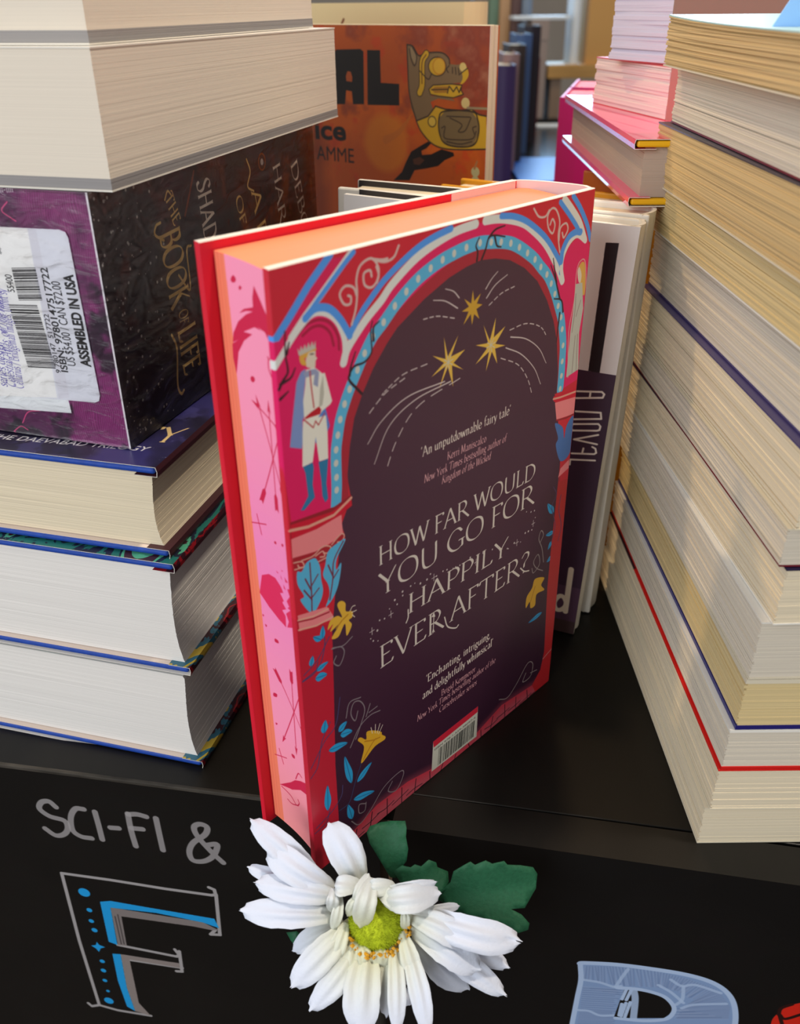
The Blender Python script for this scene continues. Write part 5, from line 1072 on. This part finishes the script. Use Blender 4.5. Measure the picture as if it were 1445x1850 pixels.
# ------------------------------------------------------------------ far tables and what stands on them
gloss = plain('glossy_black_paint', (20, 18, 18), .16, .5)
def table(lab, x0, x1, y0, y1):
    t = thing('far_table', lab, 'table', frame(Vector((x0, y0, 0)), Vector((1, 0, 0)), Vector((0, 1, 0)), UP))
    box('tabletop', (0, x1-x0, 0, y1-y0, -.03, 0), gloss, t, bev=.002)
    for x in (.03, x1-x0-.08):
        for y in (.03, y1-y0-.08): box('leg', (x, x+.05, y, y+.05, -.858, -.03), gloss, t)
table('glossy black table beyond the front display, mirroring the window', -.5, 1.1, 1.36, 2.74)
table('second black table at the far end of the shop, carrying tall books', -.6, 1.3, 2.86, 3.5)
far = [ # x right, y, width, height, colour, label
 (.184, 1.806, .034, .2016, (58, 36, 84), 'dark purple hardback, nearest of the row on the far table'),
 (.206, 1.91, .030, .215, (150, 116, 112), 'dusty pink grey hardback behind the purple one on the far table'),
 (.228, 2.02, .034, .226, (58, 44, 38), 'dark brown hardback third in the row on the far table'),
 (.262, 2.19, .034, .240, (70, 96, 140), 'steel blue hardback fourth in the row on the far table'),
 (.300, 2.37, .040, .252, (34, 24, 36), 'near black hardback fifth in the row on the far table'),
 (.322, 2.48, .036, .180, (120, 20, 34), 'wine red hardback farthest in the row on the far table')]
for i, (x, y, w, h, c, lab) in enumerate(far):
    Z = Vector((1, 0, 0)); Y = Vector((0, 1, 0))  # spine towards the viewer: y=W at the front
    m = plain('far_board_%d' % i, c, .5, .4)
    hardback('far_hardback', lab, frame(Vector((x, y+.135, .0)), UP, -Y, UP.cross(-Y)), h, .135, w, m, CREAM, 1, 'row of hardbacks on the far table', seed=90+i, layers=6)
pt = printed_small = None
t = thing('wooden_crate', 'pale wooden stand with a thick top board on the second black table', 'stand', frame(Vector((.442, 2.90, 0)), Vector((1, 0, 0)), Vector((0, 1, 0)), UP))
pine = plain('pine_wood', (204, 160, 96), .55, .3, .2, (4, 30, 60), .1)
box('top_board', (0, .40, 0, .17, .105, .141), pine, t, bev=.001)
for x in (.012, .34): box('side_board', (x, x+.03, .01, .16, 0, .105), plain('grey_wood', (150, 128, 110), .6), t)
def carton(lab, x0, x1, y0, y1, z0, z1, c, nm='carton', lid=None):
    t = thing(nm, lab, 'box', frame(Vector((x0, y0, z0)), Vector((1, 0, 0)), Vector((0, 1, 0)), UP))
    box('body', (0, x1-x0, 0, y1-y0, 0, (z1-z0)*.94), plain(nm+'_'+str(c[0]), c, .6), t, bev=.001)
    box('lid', (-.002, x1-x0+.002, -.002, y1-y0+.002, (z1-z0)*.8, z1-z0), plain(nm+'_lid_'+str(c[0]), lid or c, .6), t, bev=.001)
carton('tan carton standing on the pale wooden stand', .552, .87, 2.92, 3.05, .141, .46, (206, 158, 92))
carton('grey beige carton standing beside the wooden stand on the second black table', .389, .434, 2.89, 3.02, .0, .255, (158, 142, 134), lid=(158, 142, 134))
wh = plain('white_jacket_far', (226, 234, 240), .4)
hardback('far_hardback', 'slim white hardback beside the tan carton on the wooden stand', frame(Vector((.508, 3.04, .141)), UP, Vector((0, -1, 0)), UP.cross(Vector((0, -1, 0)))), .25, .12, .022, wh, WHITE, 1, None, seed=98, layers=6)
o = box('glint', (0, .11, 0, .08, 0, .004), wh, None, bev=.0005); o.location = (.345, 2.64, .0005); tag(o, 'white leaflet strip added for light caught at the far table edge', 'glint')  # added white strip, stands for light caught by the table's far edge
o = box('white_tray', (0, .16, 0, .12, 0, .010), wh, None, bev=.002); o.location = (.335, 2.895, .2555); tag(o, 'shallow white tray added for a bright shelf edge, on the grey beige carton', 'tray')  # thin white board added as the bright shelf edge
for i, (x, w, h, c, lab) in enumerate(((.235, .04, .33, (150, 134, 118), 'grey brown tall book, first of five on the second black table'), (.277, .030, .35, (112, 140, 118), 'sage green tall book on the second black table'), (.309, .032, .33, (190, 150, 110), 'tan tall book on the second black table'), (.343, .030, .35, (96, 70, 66), 'dark brown tall book on the second black table'), (.376, .03, .34, (120, 134, 152), 'slate grey tall book on the second black table'))):
    hardback('tall_book', lab, frame(Vector((x, 3.21, 0)), UP, Vector((0, -1, 0)), UP.cross(Vector((0, -1, 0)))), h, .16, w, plain('tall_board_%d' % i, c, .5), CREAM, 1, 'tall books on the second black table', seed=110+i, layers=6)

o = box('blue_folder', (0, .115, 0, .30, 0, .006), plain('window_reflection_blue', (34, 116, 232), .4, .5), None, bev=.001); o.location = (.232, 1.78, .0003); tag(o, 'sky blue folder sheet added for the window mirrored in the far table', 'folder')  # flat blue sheet added as the window's reflection on the glossy top

# ------------------------------------------------------------------ silk daisy in front of the table edge
def flower():
    C0 = Vector((-0.0108, 0.2178, -0.0036))
    t = thing('silk_daisy', 'white artificial daisy with fuzzy green centre and green leaves before the table edge', 'flower', Matrix.Translation(C0))
    camp = Vector((0, 0, .3014))
    white = plain('white_silk', (206, 211, 222), .6, .25, .04, (900, 900, 900), .25)
    b = white.node_tree.nodes['Principled BSDF']
    b.inputs['Subsurface Weight'].default_value = .12; b.inputs['Subsurface Radius'].default_value = (.003, .003, .003); b.inputs['Subsurface Scale'].default_value = 1
    nt_, lk = white.node_tree.nodes, white.node_tree.links
    tc = nt_.new('ShaderNodeTexCoord'); vl = nt_.new('ShaderNodeVectorMath'); vl.operation = 'LENGTH'
    rp = nt_.new('ShaderNodeValToRGB'); rp.color_ramp.elements[0].position = .008; rp.color_ramp.elements[1].position = .030
    rp.color_ramp.elements[0].color = lin((206, 206, 168)); rp.color_ramp.elements[1].color = lin((206, 212, 226))
    lk.new(tc.outputs['Object'], vl.inputs[0]); lk.new(vl.outputs['Value'], rp.inputs[0]); lk.new(rp.outputs[0], b.inputs['Base Color'])
    rg = random.Random(3)
    def petal(base, tip, w, lift=.004, twist=0, cup=.12, split=False, name='petal'):
        B, T = Vector(base), Vector(tip); ax = (T-B); L = ax.length
        n0 = (camp-(B+T)/2).normalized(); sd = ax.cross(n0).normalized(); nn = sd.cross(ax).normalized()
        if nn.dot(n0) < 0: nn = -nn
        ns, nt = 16, 12; V, F = [], []; ph = rg.uniform(-.8, .8); tp_ = rg.uniform(.48, .72); sk = rg.uniform(-.1, .1); cv = rg.uniform(-.05, .05)*L
        for i in range(ns+1):
            s = i/ns
            ww = w/2*(.42+.58*math.sin(min(1, s/.62)*math.pi/2))*rg.uniform(.965, 1.035)
            if s > tp_: ww *= max(.14, max(0, 1-((s-tp_)/(1.005-tp_))**2)**.62)
            c = B+ax*s+sd*(cv*math.sin(math.pi*s)+sk*w*s*s)+nn*(lift*math.sin(math.pi*min(1, s*1.05))**1.0-.004*s*s)
            tw = twist*s
            for j in range(nt+1):
                u = -1+2*j/nt
                e = ww*u*math.cos(tw); h = ww*u*math.sin(tw)
                h += w*(.07*math.cos(u*7.2+ph)*math.sin(math.pi*min(1, s*1.15)) - cup*(u*u-.4)*(1-.4*s))
                endx = 0
                if i == ns: endx = L*(.012*math.cos(u*9+ph*6)+rg.uniform(-.008, .008)-.05*u*u)
                if split and s > .8 and abs(u) < .25: endx -= L*.06*(s-.8)*5
                V.append(c+sd*e+nn*h+ax.normalized()*endx-C0)
        for i in range(ns):
            for j in range(nt):
                a = i*(nt+1)+j; F.append((a, a+1, a+nt+2, a+nt+1))
        return obj(name, V, F, white, t, smooth=True, fix=False)
    K = .00013           # metres per close-up unit at this distance, used for widths only
    PT = [ # base, tip, width, lift
        ((-0.0303, 0.2293, 0.0045), (-0.0565, 0.2367, 0.0337), 125, 0.004, 0, 0),
        ((-0.0267, 0.2266, 0.0079), (-0.0506, 0.2297, 0.0255), 140, 0.004, 0.1, 0),
        ((-0.0387, 0.2308, 0.0052), (-0.0587, 0.2308, 0.0153), 70, 0.003, 0, 0),
        ((-0.0241, 0.2237, 0.0068), (-0.0552, 0.2221, 0.0161), 125, 0.004, -0.1, 0),
        ((-0.0259, 0.2238, 0.0029), (-0.0483, 0.2205, 0.0052), 90, 0.003, 0, 0),
        ((-0.0242, 0.2205, 0.0011), (-0.0605, 0.2159, 0.0092), 125, 0.005, 0, 0),
        ((-0.0162, 0.2286, 0.0053), (-0.0284, 0.2366, 0.0296), 165, 0.003, 0, 0),
        ((-0.0194, 0.2195, -0.0026), (-0.0416, 0.1996, -0.0113), 140, 0.004, 0.1, 0),
        ((-0.0229, 0.2221, -0.0062), (-0.0420, 0.2125, -0.0089), 110, 0.003, 0, 0),
        ((-0.0162, 0.2156, -0.0074), (-0.0342, 0.1943, -0.0186), 125, 0.004, 0, 0),
        ((-0.0193, 0.2152, -0.0042), (-0.0202, 0.2017, -0.0137), 120, 0.002, 0, 0),
        ((-0.0217, 0.2176, 0.0001), (-0.0274, 0.2059, -0.0083), 80, 0.003, 0, 0),
        ((-0.0129, 0.2148, -0.0089), (-0.0164, 0.1879, -0.0198), 170, 0.004, 0, 0),
        ((-0.0048, 0.2154, -0.0098), (-0.0064, 0.1940, -0.0211), 90, 0.003, 0, 0),
        ((-0.0039, 0.2143, -0.0057), (-0.0025, 0.1865, -0.0183), 85, 0.004, 0.2, 0),
        ((0.0001, 0.2151, -0.0043), (0.0078, 0.1860, -0.0190), 95, 0.004, -0.1, 0),
        ((-0.0007, 0.2146, -0.0011), (0.0058, 0.1994, -0.0117), 90, 0.003, 0, 0),
        ((-0.0031, 0.2129, -0.0062), (0.0023, 0.2012, -0.0145), 60, 0.003, 0, 0),
        ((0.0034, 0.2195, -0.0107), (0.0246, 0.2048, -0.0245), 130, 0.003, 0, 0),
        ((0.0051, 0.2203, -0.0093), (0.0395, 0.2039, -0.0240), 120, 0.004, 0, 0),
        ((0.0068, 0.2220, -0.0103), (0.0409, 0.2112, -0.0193), 110, 0.003, 0, 0),
        ((0.0018, 0.2188, -0.0019), (0.0281, 0.2039, -0.0099), 140, 0.005, 0, 0),
        ((0.0010, 0.2197, 0.0018), (0.0259, 0.2092, -0.0025), 125, 0.006, 0.1, 0),
        ((0.0027, 0.2218, 0.0015), (0.0438, 0.2095, -0.0020), 150, 0.006, 0, 1),
        ((0.0068, 0.2240, -0.0028), (0.0207, 0.2230, 0.0015), 45, 0.002, 0, 0),
        ((-0.0001, 0.2094, -0.0286), (0.0027, 0.2049, -0.0324), 90, 0.001, 0, 0),
        ((-0.0240, 0.2232, 0.0099), (-0.0261, 0.2128, 0.0018), 55, 0.003, 0, 0),
        ((-0.0262, 0.2227, 0.0131), (-0.0273, 0.2162, 0.0077), 60, 0.004, 0.3, 0),
        ((-0.0166, 0.2214, 0.0109), (-0.0213, 0.2155, 0.0066), 55, 0.003, 0.3, 0),
        ((-0.0117, 0.2246, 0.0165), (-0.0164, 0.2112, 0.0051), 105, 0.006, 0.2, 0),
        ((-0.0256, 0.2246, 0.0124), (-0.0176, 0.2210, 0.0163), 100, 0.004, 0.5, 0),
        ((-0.0181, 0.2189, 0.0106), (-0.0136, 0.2226, 0.0190), 70, 0.003, 0.4, 0),
        ((-0.0126, 0.2228, 0.0133), (-0.0049, 0.2205, 0.0174), 85, 0.004, -0.5, 0),
        ((-0.0078, 0.2199, 0.0103), (0.0129, 0.2177, 0.0165), 130, 0.008, 0.35, 0),
        ((-0.0053, 0.2212, 0.0146), (0.0118, 0.2202, 0.0188), 60, 0.004, -0.5, 0),
        ((0.0002, 0.2187, 0.0081), (-0.0077, 0.2185, 0.0158), 80, 0.006, 0, 0),
        ((0.0002, 0.2190, 0.0066), (0.0001, 0.2127, 0.0016), 45, 0.003, 0, 0),
        ((-0.0160, 0.2123, -0.0052), (-0.0127, 0.2051, -0.0098), 70, 0.002, 0, 0),
        ((-0.0088, 0.2119, -0.0059), (-0.0083, 0.2054, -0.0092), 75, 0.002, 0, 0),
        ((-0.0030, 0.2194, 0.0073), (0.0122, 0.2172, 0.0075), 60, 0.004, 0, 0),
    ]
    for bs, tp, w, li, tw, sp in PT: petal(bs, tp, w*.0000815, li, tw, split=sp)
    # centre
    grn = plain('lime_fuzz', (176, 190, 40), .8, .1, .3, (500, 500, 500)); amb = plain('amber_beads', (206, 150, 24), .45, .4, .3, (600, 600, 600))
    ctr = Vector((-0.0102, 0.2172, 0.0004)); n0 = (camp-ctr).normalized(); n0 = (n0+Vector((-.05, -.25, .1))).normalized()
    r = .0107; bm = bmesh.new(); bmesh.ops.create_uvsphere(bm, u_segments=20, v_segments=12, radius=1)
    q = n0.to_track_quat('Z', 'Y')
    for v in bm.verts: v.co = q @ Vector((v.co.x*r*.97, v.co.y*r*.9, v.co.z*r*.62)) + ctr-C0-n0*.002
    me = bpy.data.meshes.new('disc'); bm.to_mesh(me); bm.free(); me.materials.append(grn)
    o = bpy.data.objects.new('disc', me); COL.objects.link(o); o.parent = t
    V, F = [], []
    for i in range(2600):
        a = 2*math.pi*rg.random(); z = rg.uniform(.05, 1); s = math.sqrt(1-z*z); d = Vector((s*math.cos(a), s*math.sin(a), z))
        p = q @ Vector((d.x*r*.95, d.y*r*.88, d.z*r*.6))+ctr-C0-n0*.002
        dd = (q @ d + Vector((rg.uniform(-.5, .5), rg.uniform(-.5, .5), rg.uniform(-.5, .5)))).normalized()*rg.uniform(.0009, .0017)
        sd = dd.orthogonal().normalized()*.00013; k = len(V); V += [p-sd, p+sd, p+dd]; F.append((k, k+1, k+2))
    obj('fuzz', V, F, grn, o, fix=False, kind='stuff')
    V, F = [], []
    for i in range(110):
        a = rg.uniform(-2.9, .55); rr = r*rg.uniform(1.0, 1.22)
        p = q @ Vector((rr*math.cos(a), rr*.95*math.sin(a), rg.uniform(.0005, .0042)))+ctr-C0-n0*.002
        k = len(V); s = rg.uniform(.0006, .0011)
        for d in ((1, 0, 0), (-1, 0, 0), (0, 1, 0), (0, -1, 0), (0, 0, 1), (0, 0, -1)): V.append(p+Vector(d)*s)
        F += [(k, k+2, k+4), (k+2, k+1, k+4), (k+1, k+3, k+4), (k+3, k, k+4), (k+2, k, k+5), (k+1, k+2, k+5), (k+3, k+1, k+5), (k, k+3, k+5)]
    obj('anthers', V, F, amb, t, fix=False, kind='stuff')
    # serrated leaves
    lg = plain('leaf_cloth', (28, 84, 56), .6, .3, .12, (700, 700, 700), .35)
    def leaf(out, rib, veins):
        P = [Vector(p) for p in np.asarray(out).reshape(-1, 3)]; r0, r1 = [Vector(p) for p in np.asarray(rib).reshape(-1, 3)]
        ax = (r1-r0); L = ax.length; ax.normalize(); nn = (camp-(r0+r1)/2).normalized()
        bm = bmesh.new(); f = bm.faces.new([bm.verts.new(p) for p in P]); bmesh.ops.triangulate(bm, faces=[f])
        for _ in range(3): bmesh.ops.subdivide_edges(bm, edges=[e for e in bm.edges if e.calc_length() > .0035], cuts=1)
        bmesh.ops.triangulate(bm, faces=bm.faces)
        for v in bm.verts:
            d = v.co-r0; s = d.dot(ax); e = (d-ax*s); e -= nn*e.dot(nn); k = e.length
            vein = .0004*max(0, 1-abs(((s-k*.8)/L*veins) % 1-.5)*5)
            v.co += nn*(-.0016+min(k, .02)*.30+.0030*math.sin(3.1*s/L)-vein) - C0
        bmesh.ops.recalc_face_normals(bm, faces=bm.faces)
        bmesh.ops.solidify(bm, geom=bm.faces, thickness=.0004)
        me = bpy.data.meshes.new('leaf'); bm.to_mesh(me); bm.free(); me.materials.append(lg)
        me.polygons.foreach_set('use_smooth', [True]*len(me.polygons))
        o = bpy.data.objects.new('leaf', me); COL.objects.link(o); o.parent = t
    leaf([-0.0131, 0.2480, 0.0173, -0.0088, 0.2488, 0.0186, -0.0046, 0.2491, 0.0191, 0.0010, 0.2490, 0.0190, 0.0015, 0.2476, 0.0164, 0.0012, 0.2459, 0.0135, 0.0020, 0.2436, 0.0094, 0.0014, 0.2413, 0.0053, -0.0005, 0.2400, 0.0031, -0.0022, 0.2379, -0.0006, -0.0052, 0.2381, -0.0002, -0.0081, 0.2405, 0.0039, -0.0106, 0.2426, 0.0076, -0.0132, 0.2447, 0.0113, -0.0144, 0.2468, 0.0151], [-0.0039, 0.2379, -0.0006, -0.0063, 0.2489, 0.0187], 5)
    leaf([-0.0039, 0.2365, 0.0050, -0.0005, 0.2375, 0.0068, 0.0029, 0.2371, 0.0061, 0.0046, 0.2377, 0.0071, 0.0071, 0.2373, 0.0064, 0.0101, 0.2386, 0.0087, 0.0130, 0.2381, 0.0078, 0.0134, 0.2372, 0.0063, 0.0176, 0.2364, 0.0048, 0.0180, 0.2335, -0.0003, 0.0137, 0.2318, -0.0032, 0.0087, 0.2319, -0.0031, 0.0003, 0.2331, -0.0009], [-0.0031, 0.2340, 0.0006, 0.0159, 0.2368, 0.0056], 4)
    leaf([0.0184, 0.2336, 0.0020, 0.0197, 0.2357, 0.0057, 0.0239, 0.2369, 0.0078, 0.0264, 0.2375, 0.0089, 0.0281, 0.2369, 0.0078, 0.0323, 0.2377, 0.0092, 0.0348, 0.2371, 0.0081, 0.0394, 0.2376, 0.0090, 0.0407, 0.2369, 0.0077, 0.0457, 0.2368, 0.0075, 0.0507, 0.2364, 0.0069, 0.0524, 0.2352, 0.0047, 0.0519, 0.2323, -0.0004, 0.0502, 0.2310, -0.0026, 0.0472, 0.2285, -0.0070, 0.0418, 0.2284, -0.0073, 0.0459, 0.2273, -0.0091, 0.0489, 0.2256, -0.0121, 0.0484, 0.2244, -0.0143, 0.0446, 0.2238, -0.0153, 0.0337, 0.2253, -0.0127, 0.0254, 0.2266, -0.0104, 0.0195, 0.2283, -0.0075, 0.0137, 0.2303, -0.0038, 0.0154, 0.2324, -0.0001], [0.0137, 0.2308, -0.0030, 0.0515, 0.2331, 0.0010], 7)
    leaf([-0.0472, 0.2299, -0.0227, -0.0429, 0.2301, -0.0224, -0.0386, 0.2284, -0.0254, -0.0430, 0.2267, -0.0284, -0.0455, 0.2284, -0.0254], [-0.0395, 0.2284, -0.0254, -0.0468, 0.2297, -0.0231], 3)
    b = ctr-n0*.012
    V, F = tube([tuple(b-C0), tuple(Vector((-0.0097, 0.2202, -0.0499))-C0), tuple(Vector((-0.0100, 0.2195, -0.0695))-C0), tuple(Vector((-.006, .225, -.30))-C0), tuple(Vector((-.004, .215, -.858))-C0)], [.0035, .0026, .0026, .0026, .0026], 10)
    obj('stem', V, F, plain('dark_stem', (30, 30, 26), .5), t, smooth=True)
flower()
